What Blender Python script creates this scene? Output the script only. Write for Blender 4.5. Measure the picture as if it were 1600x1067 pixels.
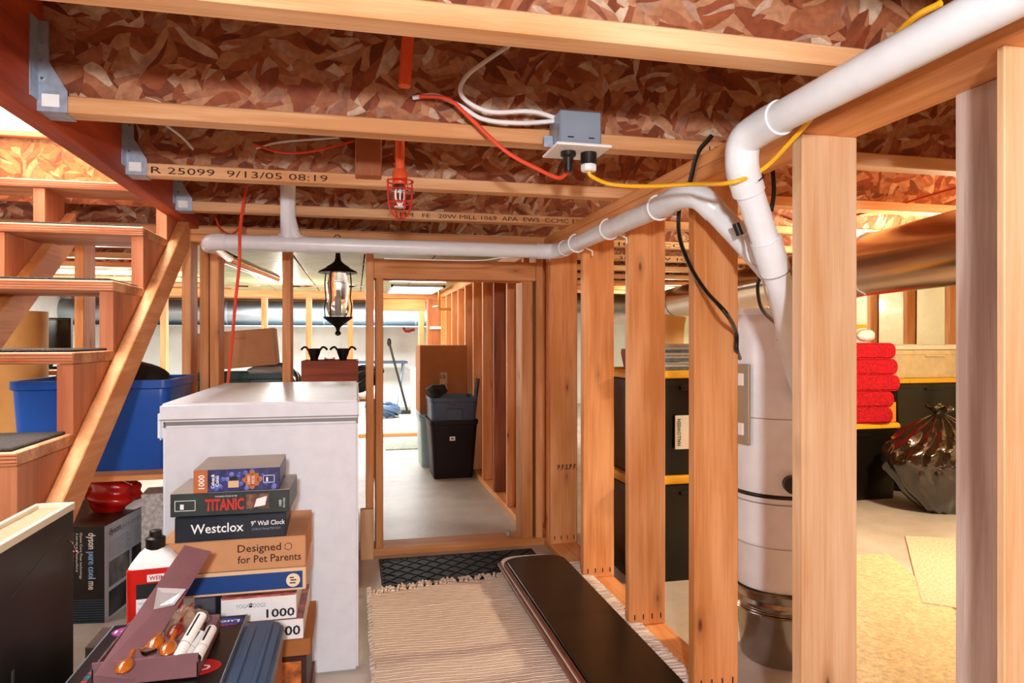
import bpy, bmesh, math, random
from mathutils import Vector, Matrix, Euler
R=random.Random(7)
PI=math.pi
for o in list(bpy.data.objects): bpy.data.objects.remove(o,do_unlink=True)
S=bpy.context.scene; COL=S.collection
# ------------------------------------------------------------------ camera
F=1067.0; CH=1.05; TH=math.atan(245/1067.0); HY=530.0
cc,ss=math.cos(TH),math.sin(TH)
cam=bpy.data.cameras.new('camera'); cam.sensor_width=36; cam.lens=36*F/1600; cam.shift_y=-3.5/1600; cam.clip_start=.02
co=bpy.data.objects.new('camera',cam); COL.objects.link(co); co.location=(0,0,CH); co.rotation_euler=(PI/2,0,-TH)
S.camera=co
S.view_settings.view_transform='Standard'; S.view_settings.look='None'; S.view_settings.gamma=1
S.view_settings.use_curve_mapping=False; S.view_settings.exposure=1.0
w=bpy.data.worlds.new('world'); S.world=w; w.use_nodes=True
w.node_tree.nodes['Background'].inputs[0].default_value=(.9,.95,1,1); w.node_tree.nodes['Background'].inputs[1].default_value=.15
def lamp(name,loc,power,color,radius=.06,kind='POINT',size=None,rot=None,sy=None):
    l=bpy.data.lights.new(name,kind); l.energy=power; l.color=color
    if kind=='AREA':
        l.size=size
        if sy: l.shape='RECTANGLE'; l.size_y=sy
    elif kind=='SPOT': l.spot_size=size; l.spot_blend=.35; l.shadow_soft_size=radius
    else: l.shadow_soft_size=radius
    o=bpy.data.objects.new(name,l); o.location=loc
    if rot: o.rotation_euler=rot
    COL.objects.link(o); return o
lamp('key_lamp',(-.04,-.55,1.285),76,(.95,.97,1),.05,'SPOT',math.radians(158),(PI/2+.12,0,-TH))
lamp('fill_lamp',(.35,-.8,1.22),14,(.95,.97,1),.3)
lamp('store_lamp',(2.75,2.35,1.42),70,(1,.83,.56),.06)
lamp('store_lamp',(3.1,6.5,1.42),40,(1,.86,.62),.08)
lamp('left_lamp',(-1.9,5.6,1.45),52,(.96,.98,1),.08)
lamp('passage_lamp',(-.6,6.3,1.5),22,(1,.95,.88),.08)
lamp('far_lamp',(.0,8.4,1.54),125,(.9,.97,1),.3,'AREA',2.6,(0,0,0),1.0)
lamp('under_stair_lamp',(-2.3,2.2,1.3),24,(1,.95,.88),.1)
lamp('hall_lamp',(-1.2,2.6,3.9),150,(1,.98,.95),.5,'AREA',1.0,(0,0,0),2.0)
# ------------------------------------------------------------------ pixel ray helper (photo frame 1600x1067 -> point on a real plane)
def ray(px,py):
    x=(px-800)/F; y=-(py-HY)/F
    return (x*cc+ss, cc-x*ss, y)
def at(px,py,X=None,Y=None,Z=None):
    r=ray(px,py)
    k=X/r[0] if X is not None else Y/r[1] if Y is not None else (Z-CH)/r[2]
    return Vector((r[0]*k,r[1]*k,CH+r[2]*k))
# ------------------------------------------------------------------ materials
MATS={}
def lin(c):
    if isinstance(c,str):
        c=[int(c[i:i+2],16)/255 for i in (0,2,4)]
        return tuple((v/12.92 if v<=.04045 else ((v+.055)/1.055)**2.4) for v in c)+(1,)
    return tuple(c)+(1,) if len(c)==3 else tuple(c)
def newmat(name):
    m=bpy.data.materials.new(name); m.use_nodes=True; nt=m.node_tree
    b=nt.nodes['Principled BSDF']; MATS[name]=m
    return m,nt,b
def N(nt,t,**k):
    n=nt.nodes.new(t)
    for a,v in k.items():
        if a.startswith('i_'):
            key=a[2:]; key=int(key) if key.isdigit() else key.replace('_',' ')
            n.inputs[key].default_value=v
        else: setattr(n,a,v)
    return n
def ramp(nt,fac,stops,interp='LINEAR'):
    r=nt.nodes.new('ShaderNodeValToRGB'); r.color_ramp.interpolation=interp
    e=r.color_ramp.elements
    e[0].position=stops[0][0]; e[0].color=lin(stops[0][1])
    e[1].position=stops[1][0]; e[1].color=lin(stops[1][1])
    for p,c in stops[2:]:
        x=e.new(p); x.color=lin(c)
    nt.links.new(fac,r.inputs[0]); return r.outputs[0]
def plain(name,col,rough=.6,metal=0,noise=0,nscale=20,bump=0,bscale=60,spec=.5,coat=0,trans=0,alpha=1,emit=0,ior=1.45):
    m,nt,b=newmat(name); L=nt.links
    c=lin(col); b.inputs['Base Color'].default_value=c; b.inputs['Roughness'].default_value=rough
    b.inputs['Metallic'].default_value=metal; b.inputs['Specular IOR Level'].default_value=spec
    b.inputs['Coat Weight'].default_value=coat; b.inputs['Transmission Weight'].default_value=trans
    b.inputs['Alpha'].default_value=alpha; b.inputs['IOR'].default_value=ior
    if emit: b.inputs['Emission Color'].default_value=c; b.inputs['Emission Strength'].default_value=emit
    tc=N(nt,'ShaderNodeTexCoord')
    n=N(nt,'ShaderNodeTexNoise',i_Scale=nscale,i_Detail=4.0); L.new(tc.outputs['Object'],n.inputs['Vector'])
    k=max(noise,.04)
    col2=[max(0,v*(1-k)) for v in c[:3]]; col1=[min(1,v*(1+k)) for v in c[:3]]
    L.new(ramp(nt,n.outputs[0],[(.3,col2),(.7,col1)]),b.inputs['Base Color'])
    if bump:
        n2=N(nt,'ShaderNodeTexNoise',i_Scale=bscale,i_Detail=3.0); L.new(tc.outputs['Object'],n2.inputs['Vector'])
        bp=N(nt,'ShaderNodeBump',i_Strength=bump,i_Distance=.01); L.new(n2.outputs[0],bp.inputs['Height']); L.new(bp.outputs[0],b.inputs['Normal'])
    return m
def wood(name,light,dark,axis='z',knots=True,rough=.62,contrast=1.0,grey=None):
    m,nt,b=newmat(name); L=nt.links
    tc=N(nt,'ShaderNodeTexCoord'); oi=N(nt,'ShaderNodeObjectInfo')
    sc=N(nt,'ShaderNodeVectorMath',operation='SCALE'); sc.inputs[0].default_value=(13,7,11); L.new(oi.outputs['Random'],sc.inputs['Scale'])
    ad=N(nt,'ShaderNodeVectorMath',operation='ADD'); L.new(tc.outputs['Object'],ad.inputs[0]); L.new(sc.outputs[0],ad.inputs[1])
    def mp(along,across):
        v={'x':(along,across,across),'y':(across,along,across),'z':(across,across,along)}[axis]
        q=N(nt,'ShaderNodeVectorMath',operation='MULTIPLY'); q.inputs[1].default_value=v; L.new(ad.outputs[0],q.inputs[0]); return q.outputs[0]
    n1=N(nt,'ShaderNodeTexNoise',i_Scale=1.0,i_Detail=5.0,i_Roughness=.6,i_Distortion=.6); L.new(mp(2.2,55),n1.inputs['Vector'])
    n2=N(nt,'ShaderNodeTexNoise',i_Scale=1.0,i_Detail=2.0); L.new(mp(1.6,9),n2.inputs['Vector'])
    n3=N(nt,'ShaderNodeTexNoise',i_Scale=1.0,i_Detail=3.0); L.new(mp(7,260),n3.inputs['Vector'])
    a=N(nt,'ShaderNodeMath',operation='MULTIPLY_ADD',i_1=.5); L.new(n1.outputs[0],a.inputs[0]); L.new(n2.outputs[0],a.inputs[2])
    a2=N(nt,'ShaderNodeMath',operation='MULTIPLY_ADD',i_1=.22); L.new(n3.outputs[0],a2.inputs[0]); L.new(a.outputs[0],a2.inputs[2])
    lo=.86-.17/contrast*.9; hi=.86+.22
    col=ramp(nt,a2.outputs[0],[(lo-.12,light),(hi,dark)])
    if knots:
        v=N(nt,'ShaderNodeTexVoronoi',feature='F1',i_Scale=1.0,i_Randomness=1.0)
        q=mp(3.0,8.5); L.new(q,v.inputs['Vector'])
        wn=N(nt,'ShaderNodeMath',operation='MULTIPLY_ADD',i_1=.06); L.new(n1.outputs[0],wn.inputs[0]); L.new(v.outputs['Distance'],wn.inputs[2])
        kf=ramp(nt,wn.outputs[0],[(.06,(1,1,1)),(.10,(.3,.3,.3)),(.22,(0,0,0))])
        mx=N(nt,'ShaderNodeMix',data_type='RGBA'); L.new(kf,mx.inputs[0]); L.new(col,mx.inputs[6]); mx.inputs[7].default_value=lin('6b3418')
        col=mx.outputs[2]
    # per-board tint
    hs=N(nt,'ShaderNodeHueSaturation'); L.new(col,hs.inputs['Color'])
    mr=N(nt,'ShaderNodeMapRange',i_To_Min=.86,i_To_Max=1.08); L.new(oi.outputs['Random'],mr.inputs['Value']); L.new(mr.outputs[0],hs.inputs['Value'])
    L.new(hs.outputs[0],b.inputs['Base Color'])
    b.inputs['Roughness'].default_value=rough
    bp=N(nt,'ShaderNodeBump',i_Strength=.18,i_Distance=.004); L.new(a2.outputs[0],bp.inputs['Height']); L.new(bp.outputs[0],b.inputs['Normal'])
    return m
def osb(name,cols,mode='xz'):
    m,nt,b=newmat(name); L=nt.links
    tc=N(nt,'ShaderNodeTexCoord')
    nz=N(nt,'ShaderNodeTexNoise',i_Scale=9.0,i_Detail=1.0); L.new(tc.outputs['Object'],nz.inputs['Vector'])
    sub=N(nt,'ShaderNodeVectorMath',operation='MULTIPLY_ADD'); L.new(nz.outputs['Color'],sub.inputs[0]); sub.inputs[1].default_value=(.05,.05,.05); L.new(tc.outputs['Object'],sub.inputs[2])
    outs=[]; hts=[]
    for i,(ang,s1,s2) in enumerate(((.35,11,50),(-.5,13,44),(1.1,14,46))):
        rv=N(nt,'ShaderNodeVectorRotate'); rv.rotation_type='AXIS_ANGLE'
        rv.inputs['Axis'].default_value={'xz':(0,1,0),'yz':(1,0,0),'xy':(0,0,1)}[mode]; rv.inputs['Angle'].default_value=ang
        L.new(sub.outputs[0],rv.inputs['Vector'])
        q=N(nt,'ShaderNodeVectorMath',operation='MULTIPLY'); q.inputs[1].default_value={'xz':(s1,1,s2),'yz':(1,s1,s2),'xy':(s1,s2,1)}[mode]; L.new(rv.outputs[0],q.inputs[0])
        v=N(nt,'ShaderNodeTexVoronoi',feature='F1',i_Scale=1.0); L.new(q.outputs[0],v.inputs['Vector'])
        outs.append(v)
    pick=N(nt,'ShaderNodeTexVoronoi',feature='F1',i_Scale=17.0); L.new(sub.outputs[0],pick.inputs['Vector'])
    sp=N(nt,'ShaderNodeSeparateColor'); L.new(pick.outputs['Color'],sp.inputs[0])
    g1=N(nt,'ShaderNodeMath',operation='GREATER_THAN',i_1=.38); L.new(sp.outputs[0],g1.inputs[0])
    g2=N(nt,'ShaderNodeMath',operation='GREATER_THAN',i_1=.7); L.new(sp.outputs[0],g2.inputs[0])
    m1=N(nt,'ShaderNodeMix',data_type='RGBA'); L.new(g1.outputs[0],m1.inputs[0]); L.new(outs[0].outputs['Color'],m1.inputs[6]); L.new(outs[1].outputs['Color'],m1.inputs[7])
    m2=N(nt,'ShaderNodeMix',data_type='RGBA'); L.new(g2.outputs[0],m2.inputs[0]); L.new(m1.outputs[2],m2.inputs[6]); L.new(outs[2].outputs['Color'],m2.inputs[7])
    s2=N(nt,'ShaderNodeSeparateColor'); L.new(m2.outputs[2],s2.inputs[0])
    col=ramp(nt,s2.outputs[0],[(0,cols[0]),(.25,cols[1]),(.55,cols[2]),(.8,cols[3]),(1,cols[4])])
    fn=N(nt,'ShaderNodeTexNoise',i_Scale=60.0,i_Detail=4.0); L.new(sub.outputs[0],fn.inputs['Vector'])
    mm=N(nt,'ShaderNodeMix',data_type='RGBA',blend_type='MULTIPLY'); mm.inputs[0].default_value=.7
    L.new(col,mm.inputs[6]); L.new(ramp(nt,fn.outputs[0],[(.35,(.62,.56,.5)),(.62,(1,1,1))]),mm.inputs[7])
    L.new(mm.outputs[2],b.inputs['Base Color']); b.inputs['Roughness'].default_value=.7
    bp=N(nt,'ShaderNodeBump',i_Strength=.5,i_Distance=.004); L.new(s2.outputs[1],bp.inputs['Height']); L.new(bp.outputs[0],b.inputs['Normal'])
    return m
LT,DK='f8b67c','cf8240'
WX=wood('pine_x',LT,DK,'x'); WY=wood('pine_y',LT,DK,'y'); WZ=wood('pine_z',LT,DK,'z')
WXc=wood('flange_x','f3c493','cf8f58','x',knots=False)
WZp=wood('pine_pale_z','f2cfa8','d19a68','z',contrast=.8)
WZg=wood('pine_grey_z','d2bfb4','a38476','z',contrast=1.2)
WZd=wood('pine_dark_z','c8743c','7e3a1a','z')
WYd=wood('lvl_beam','c4501f','8e2c0c','y',knots=False)
PLYX=wood('ply_tread','e9b184','a9683c','x',knots=False,contrast=1.4)
PLYZ=wood('ply_riser','d88f62','b3623a','z',knots=False)
PLYP=wood('ply_panel','c77f4c','9b5429','z',contrast=.8)
CRATE=wood('orange_crate','c8612c','8e3a16','x')
OSBx=osb('osb_web',['6e3014','9a4e26','c08c66','86350f','d6bda2'],'xz')
OSBl=osb('osb_rim',['8c3c14','b85c24','d07c40','a04a1c','e0a068'],'xz')
OSBf=osb('osb_floor',['9b7a5c','b68c66','c8a27c','9a6040','d4b898'],'xy')
def concrete():
    m,nt,b=newmat('concrete'); L=nt.links; tc=N(nt,'ShaderNodeTexCoord')
    n=N(nt,'ShaderNodeTexNoise',i_Scale=2.2,i_Detail=8.0,i_Roughness=.65); L.new(tc.outputs['Object'],n.inputs['Vector'])
    L.new(ramp(nt,n.outputs[0],[(.3,'a99f93'),(.5,'bfb6ab'),(.7,'d2cabf')]),b.inputs['Base Color'])
    b.inputs['Roughness'].default_value=.42
    n2=N(nt,'ShaderNodeTexNoise',i_Scale=40.0,i_Detail=5.0); L.new(tc.outputs['Object'],n2.inputs['Vector'])
    bp=N(nt,'ShaderNodeBump',i_Strength=.12,i_Distance=.01); L.new(n2.outputs[0],bp.inputs['Height']); L.new(bp.outputs[0],b.inputs['Normal'])
    return m
CONC=concrete()
INSUL=plain('insulation_poly','f1ebbb',.35,noise=.1,nscale=3,bump=.5,bscale=7,coat=.3)
INSULW=plain('insulation_white','eef2ee',.35,noise=.08,nscale=3,bump=.4,bscale=6)
DRY=plain('drywall','f6f5f2',.8)
PVC=plain('pvc','e3e6ea',.3,noise=.03,spec=.5)
INK=plain('ink','3a1d12',.8); INKB=plain('ink_black','141414',.6); INKR=plain('ink_red','c22d1e',.6)
PRW=plain('print_white','f2f1ee',.5); PRBL=plain('print_blue','3a8ed0',.5); PRG=plain('print_grey','8b8f96',.6)
CARPET=plain('stair_carpet','3a302b',.95,noise=.45,nscale=160,bump=1,bscale=240)
STEEL=plain('galvanised','aab6c6',.5,.7,noise=.15,nscale=60)
STEELd=plain('bucket_steel','a9a19a',.18,1,noise=.2,nscale=5,bump=.15,bscale=12)
DUCTM=plain('duct_metal','c9a888',.22,1,noise=.12,nscale=4,bump=.06,bscale=5)
DUCTS=plain('duct_silver','a3aeb5',.5,1,noise=.1,nscale=4,bump=.05,bscale=5)
CHROME=plain('chrome','d8d8d8',.1,1)
REDPAINT=plain('red_guard','d02016',.35); ORP=plain('cpvc_orange','e4582a',.4,noise=.06)
YEL=plain('cord_yellow','f2b21c',.4); REDC=plain('cord_red','e2492c',.45); BLK=plain('cable_black','141110',.3)
WHC=plain('cable_white','e9e9ea',.4); BLKP=plain('black_plastic','1b1713',.35); IRON=plain('black_iron','1c1714',.5,.5,bump=.4,bscale=40)
FRZ=plain('freezer_white','e4e8f0',.38,noise=.015,bump=.03,bscale=300); GASK=plain('gasket','8f8c88',.6)
CARD=plain('cardboard','c68f63',.8,noise=.08,nscale=12); CARDd=plain('cardboard_brown','a1622f',.8,noise=.08,nscale=10)
TBLUE=plain('tote_blue','0f52b0',.35,noise=.1,nscale=4); TBLK=plain('tote_black','15110e',.25); TYEL=plain('lid_yellow','e6ac22',.4)
TGRY=plain('tote_slate','3d4a5e',.45,noise=.1); TMAR=plain('tote_maroon','190808',.55,spec=.3); TGRN=plain('tote_green','123a32',.4); TCLR=plain('tote_clear','ead2a2',.25,alpha=.75,noise=.1)
def rugmat():
    m,nt,b=newmat('rug_cream'); L=nt.links; tc=N(nt,'ShaderNodeTexCoord'); b.inputs['Roughness'].default_value=.95
    w_=N(nt,'ShaderNodeTexWave',bands_direction='Y',i_Scale=26.0,i_Distortion=1.2,i_Detail=2.0); w_.inputs['Detail Scale'].default_value=1.5; L.new(tc.outputs['Object'],w_.inputs['Vector'])
    n=N(nt,'ShaderNodeTexNoise',i_Scale=120.0,i_Detail=3.0); L.new(tc.outputs['Object'],n.inputs['Vector'])
    a=N(nt,'ShaderNodeMath',operation='MULTIPLY_ADD',i_1=.5); L.new(n.outputs[0],a.inputs[0]); L.new(w_.outputs[0],a.inputs[2])
    L.new(ramp(nt,a.outputs[0],[(.15,'c9ab97'),(.6,'e6cfbe'),(1.0,'f3e2d3')]),b.inputs['Base Color'])
    bp=N(nt,'ShaderNodeBump',i_Strength=.8,i_Distance=.004); L.new(a.outputs[0],bp.inputs['Height']); L.new(bp.outputs[0],b.inputs['Normal']); return m
RUGM=rugmat()
RUBBER=plain('rubber','090b0d',.6,noise=.2,spec=.3)
VINYL=plain('vinyl_dark','17120c',.3,noise=.4,nscale=3,spec=.35)
BRIM=plain('brown_rim','7c4226',.4,noise=.2)
CANW=plain('vacuum_white','eceef2',.3)
def glass(name,col,rough=.03):
    m=plain(name,col,rough,trans=1.0); return m
GLASS=glass('glass_clear','f4f6f4')
# ------------------------------------------------------------------ mesh builder
class MB:
    def __init__(s): s.v=[]; s.f=[]
    def add(s,vs,fs):
        o=len(s.v); s.v+= [tuple(v) for v in vs]; s.f+=[tuple(i+o for i in f) for f in fs]; return s
    def box(s,x0,x1,y0,y1,z0,z1,M=None):
        vs=[Vector((x,y,z)) for z in (z0,z1) for y in (y0,y1) for x in (x0,x1)]
        if M: vs=[M@v for v in vs]
        return s.add(vs,[(0,2,3,1),(4,5,7,6),(0,1,5,4),(2,6,7,3),(0,4,6,2),(1,3,7,5)])
    def bar(s,p,q,w,h,up=(0,0,1)):
        p,q=Vector(p),Vector(q); d=(q-p).normalized(); u=Vector(up); sd=d.cross(u).normalized(); u=sd.cross(d)
        vs=[b+sd*a*w/2+u*c*h/2 for b in (p,q) for c in (-1,1) for a in (-1,1)]
        return s.add(vs,[(0,1,3,2),(4,6,7,5),(0,4,5,1),(2,3,7,6),(0,2,6,4),(1,5,7,3)])
    def tube(s,pts,r,n=10,smooth=0,cap=True,rs=None):
        P=[Vector(p) for p in pts]
        if smooth:
            Q=[]
            E=[P[0]*2-P[1]]+P+[P[-1]*2-P[-2]]
            for i in range(1,len(E)-2):
                a,b,c,d=E[i-1],E[i],E[i+1],E[i+2]
                for k in range(smooth):
                    t=k/smooth
                    Q.append(.5*((2*b)+(c-a)*t+(2*a-5*b+4*c-d)*t*t+(3*b-a-3*c+d)*t**3))
            Q.append(P[-1]); P=Q
        if rs is None: rs=[r]*len(P)
        elif len(rs)!=len(P): rs=[rs[min(len(rs)-1,int(i*(len(rs)-1)/(len(P)-1)+.5))] for i in range(len(P))]
        o=len(s.v); up=None
        for i,p in enumerate(P):
            d=(P[min(i+1,len(P)-1)]-P[max(i-1,0)]).normalized()
            if up is None: up=d.orthogonal().normalized()
            else: up=(up-d*up.dot(d)).normalized()
            sd=d.cross(up)
            for k in range(n):
                a=2*PI*k/n; s.v.append(tuple(p+(up*math.cos(a)+sd*math.sin(a))*rs[i]))
        for i in range(len(P)-1):
            for k in range(n):
                a=o+i*n+k; b=o+i*n+(k+1)%n; s.f.append((a,b,b+n,a+n))
        if cap:
            s.f.append(tuple(o+k for k in reversed(range(n)))); e=o+(len(P)-1)*n; s.f.append(tuple(e+k for k in range(n)))
        return s
    def lathe(s,prof,c=(0,0,0),n=24,M=None,close=True):
        o=len(s.v); c=Vector(c)
        for r,z in prof:
            for k in range(n):
                a=2*PI*k/n; v=Vector((r*math.cos(a),r*math.sin(a),z))
                if M: v=M@v
                s.v.append(tuple(v+c))
        for i in range(len(prof)-1):
            for k in range(n):
                a=o+i*n+k; b=o+i*n+(k+1)%n; s.f.append((a,b,b+n,a+n))
        if close:
            s.f.append(tuple(o+k for k in reversed(range(n)))); e=o+(len(prof)-1)*n; s.f.append(tuple(e+k for k in range(n)))
        return s
    def prism(s,poly,lo,hi,axis='z',M=None):
        def mk(a,b,t): return Vector({'z':(a,b,t),'y':(a,t,b),'x':(t,a,b)}[axis])
        n=len(poly); vs=[mk(a,b,lo) for a,b in poly]+[mk(a,b,hi) for a,b in poly]
        if M: vs=[M@v for v in vs]
        fs=[tuple(reversed(range(n))),tuple(range(n,2*n))]+[(i,(i+1)%n,(i+1)%n+n,i+n) for i in range(n)]
        return s.add(vs,fs)
    def ball(s,c,r,n=12,m=8,M=None):
        rx,ry,rz=r if isinstance(r,(tuple,list)) else (r,r,r); vs=[];fs=[]
        c=Vector(c)
        for i in range(1,m):
            t=PI*i/m
            for k in range(n):
                a=2*PI*k/n; v=Vector((rx*math.sin(t)*math.cos(a),ry*math.sin(t)*math.sin(a),rz*math.cos(t)))
                vs.append((M@v if M else v)+c)
        for i in range(m-2):
            for k in range(n):
                a=i*n+k;b=i*n+(k+1)%n; fs.append((a,a+n,b+n,b))
        t=len(vs); tv=Vector((0,0,rz)); bv=Vector((0,0,-rz))
        vs+=[(M@tv if M else tv)+c,(M@bv if M else bv)+c]
        for k in range(n): fs.append((t,k,(k+1)%n)); fs.append((t+1,(m-2)*n+(k+1)%n,(m-2)*n+k))
        return s.add(vs,fs)
    def obj(s,name,mat,parent=None,bevel=0,smooth=False,seg=1,kind=None,loc=None,rot=None,label=None):
        me=bpy.data.meshes.new(name); me.from_pydata(s.v,[],s.f); me.validate(); 
        bm=bmesh.new(); bm.from_mesh(me); bmesh.ops.recalc_face_normals(bm,faces=bm.faces)
        if bevel: bmesh.ops.bevel(bm,geom=[e for e in bm.edges if len(e.link_faces)==2 and e.calc_face_angle(0)>.6],offset=bevel,segments=seg,affect='EDGES',clamp_overlap=True)
        bm.to_mesh(me); bm.free()
        if smooth:
            for p in me.polygons: p.use_smooth=True
            try: me.set_sharp_from_angle(angle=.7)
            except Exception: pass
        me.materials.append(mat)
        o=bpy.data.objects.new(name,me); COL.objects.link(o)
        if parent: o.parent=parent
        if kind: o['kind']=kind
        if label: o['label']=label
        if loc is not None: o.location=loc
        if rot is not None: o.rotation_euler=rot
        return o
def box(name,mat,b,parent=None,bevel=.002,**k): return MB().box(*b).obj(name,mat,parent,bevel,**k)
def setp(o,label=None,cat=None,group=None,kind=None):
    if label: o['label']=label
    if cat: o['category']=cat
    if group: o['group']=group
    if kind: o['kind']=kind
    return o
def thing(name,label,cat,loc=(0,0,0),rz=0,group=None,rot=None):
    o=bpy.data.objects.new(name,None); COL.objects.link(o); o.location=loc; o.rotation_euler=rot or (0,0,rz); o.empty_display_size=.05
    return setp(o,label,cat,group)
def struct(name,label=None,loc=(0,0,0)):
    o=bpy.data.objects.new(name,None); COL.objects.link(o); o.location=loc; o['kind']='structure'
    if label: o['label']=label; o['category']='structure'
    return o
def text(s,mat,parent,o,x,y,width=None,size=.02,name='lettering',bold=0,ext=.0003,align='LEFT',hscale=None):
    """flat raised print: origin o, unit direction x along the line, y up"""
    cu=bpy.data.curves.new('t','FONT'); cu.body=s; cu.size=1; cu.offset=bold; cu.resolution_u=2; cu.align_x='LEFT'
    t=bpy.data.objects.new('t',cu); COL.objects.link(t)
    dg=bpy.context.evaluated_depsgraph_get(); me=bpy.data.meshes.new_from_object(t.evaluated_get(dg))
    bpy.data.objects.remove(t); 
    xs=[v.co.x for v in me.vertices] or [0,1]
    x0,x1=min(xs),max(xs); sx=size
    if width: sx=width/(x1-x0)
    if hscale is None: hscale=size if width else sx
    x=Vector(x).normalized(); y=Vector(y).normalized(); z=x.cross(y)
    off={'LEFT':0,'CENTER':-.5,'RIGHT':-1}[align]*(x1-x0)
    for v in me.vertices:
        v.co=Vector(o)+x*((v.co.x-x0+off)*sx)+y*(v.co.y*hscale)+z*.0006
    me.materials.append(mat)
    ob=bpy.data.objects.new(name,me); COL.objects.link(ob); ob.parent=parent
    return ob
def copytree(o,parent=None):
    c=o.copy(); COL.objects.link(c); c.parent=parent
    for ch in o.children: copytree(ch,c)
    return c
# ================================================================== SETTING
floor=box('floor',CONC,(-3.6,4.7,-1.6,10.8,-.1,0),bevel=0); setp(floor,'pale concrete slab floor',kind='structure')
# outer walls
wr=struct('wall_outer_right'); 
box('concrete_panel',INSUL,(4.46,4.56,-1.6,10.8,0,1.87),wr,bevel=0)
Y=-1.4
while Y<10.6:
    box('stud',WZ,(4.36,4.46,Y,Y+.04,.04,1.53),wr)
    MB().prism([(Y+.045,.045),(Y+.2,.04),(Y+.36,.045),(Y+.36,.78),(Y+.352,1.52),(Y+.2,1.53),(Y+.05,1.52)],4.385,4.46,'x').obj('insulation_batt',INSUL,wr,bevel=.02,smooth=True)
    Y+=.405
box('bottom_plate',WY,(4.36,4.46,-1.6,10.8,0,.04),wr); box('top_plate',WY,(4.36,4.46,-1.6,10.8,1.53,1.565),wr)
wl=struct('wall_outer_left'); box('panel',INSULW,(-3.6,-3.5,-1.6,10.8,0,1.87),wl,bevel=0)
wf=struct('wall_outer_far'); box('panel',INSULW,(-3.6,4.6,10.7,10.8,0,1.87),wf,bevel=0)
for i,X in enumerate([-3.3+.61*k for k in range(12)]): box('batten',INSULW,(X,X+.03,10.685,10.7,0,1.6),wf,bevel=0)
wb=struct('wall_behind'); box('panel',WY,(-3.6,4.6,-1.6,-1.5,0,1.87),wb,bevel=0)
# ceiling: subfloor + I joists
ce=struct('ceiling')
ZB=1.565; ZT=1.865; SX0,SX1,SY0,SY1=-1.80,-.75,.1,3.22
sf=MB()
for b in ((-3.6,SX0,-1.6,10.8),(SX1,4.6,-1.6,10.8),(SX0,SX1,-1.6,SY0),(SX0,SX1,SY1,10.8)): sf.box(b[0],b[1],b[2],b[3],ZT,ZT+.02)
sf.obj('subfloor',OSBf,ce)
JY=[-.66,-.05,.56,1.145,1.765,2.37,2.975]+[3.6+.61*k for k in range(12)]
def joist(x0,x1,yc):
    web=MB().box(x0,x1,yc-.006,yc+.006,ZB+.035,ZT-.035).obj('joist_web',OSBx,ce)
    MB().box(x0,x1,yc-.03,yc+.03,ZB,ZB+.038).obj('flange',WXc,web,bevel=.003)
    MB().box(x0,x1,yc-.03,yc+.03,ZT-.038,ZT).obj('flange',WXc,web,bevel=.003)
    return web
J={}
for i,y in enumerate(JY):
    if y<SY1:
        J[i]=joist(-.695,4.35,y); joist(-3.5,SX0-.04,y)
    else: J[i]=joist(-3.5,4.46,y)
# beam along the stair opening, trimmers
bm_=box('stairwell_beam',WYd,(-.75,-.695,-1.5,3.355,1.552,ZT),ce,bevel=.004); bm_['label']='red laminated beam along the stair opening'
box('stairwell_trimmer',WYd,(SX0-.04,SX0,-.1,3.4,1.565,ZT),ce)
# joist hangers (U shaped steel straps)
for i in range(2,7):
    y=JY[i]
    h=MB(); h.box(-.696,-.672,y-.034,y-.031,ZB,ZB+.20); h.box(-.696,-.672,y+.031,y+.034,ZB,ZB+.20)
    h.box(-.696,-.64,y-.034,y+.034,ZB-.003,ZB)
    h.prism([(-.696,ZB-.003),(-.634,ZB-.003),(-.634,ZB+.045),(-.672,ZB+.11),(-.672,ZB+.2),(-.696,ZB+.2)],y-.036,y-.033,'y')
    h.box(-.6945,-.692,y-.075,y+.075,ZB+.02,ZB+.2)
    ho=h.obj('joist_hanger',STEEL,ce)
    MB().box(-.685,-.650,y-.0375,y-.036,ZB+.008,ZB+.036).obj('hanger_stamp',PRW,ho)
    t=MB()
    for k in range(3): t.tube([(-.684,y-.036,ZB+.07+.04*k),(-.684,y-.039,ZB+.07+.04*k)],.004,8)
    t.obj('nail_head',CHROME,ho)
# blocking seen between joists
MB().box(.0,.085,2.37-.09,2.37-.012,ZB+.02,ZB+.24).obj('joist_block',PLYP,ce,bevel=.003)
# stamps on the flanges
def stamp(j,s,px0,px1,h,dz=.006,y=None):
    yf=JY[j]-.0305; a=at(px0,300,Y=yf).x; b=at(px1,300,Y=yf).x
    text(s,INK,J[j],(a,yf,ZB+dz),(1,0,0),(0,0,1),width=b-a,size=h,name='stamp_lettering')
stamp(5,'R 25099  9/13/05 08:19',236,512,.030,.006)
stamp(6,'MM   FE   20W MILL 1069  APA  EWS  CCMC 12',625,905,.026,.008)
for j,(a,b,s) in {7:(952,1150,'310  WISCO  WOOD'),8:(955,1090,'1.30   200W 1069')}.items(): stamp(j,s,a,b,.03,.005)
stamp(4,'|10G',1108,1150,.03,.003)
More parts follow.
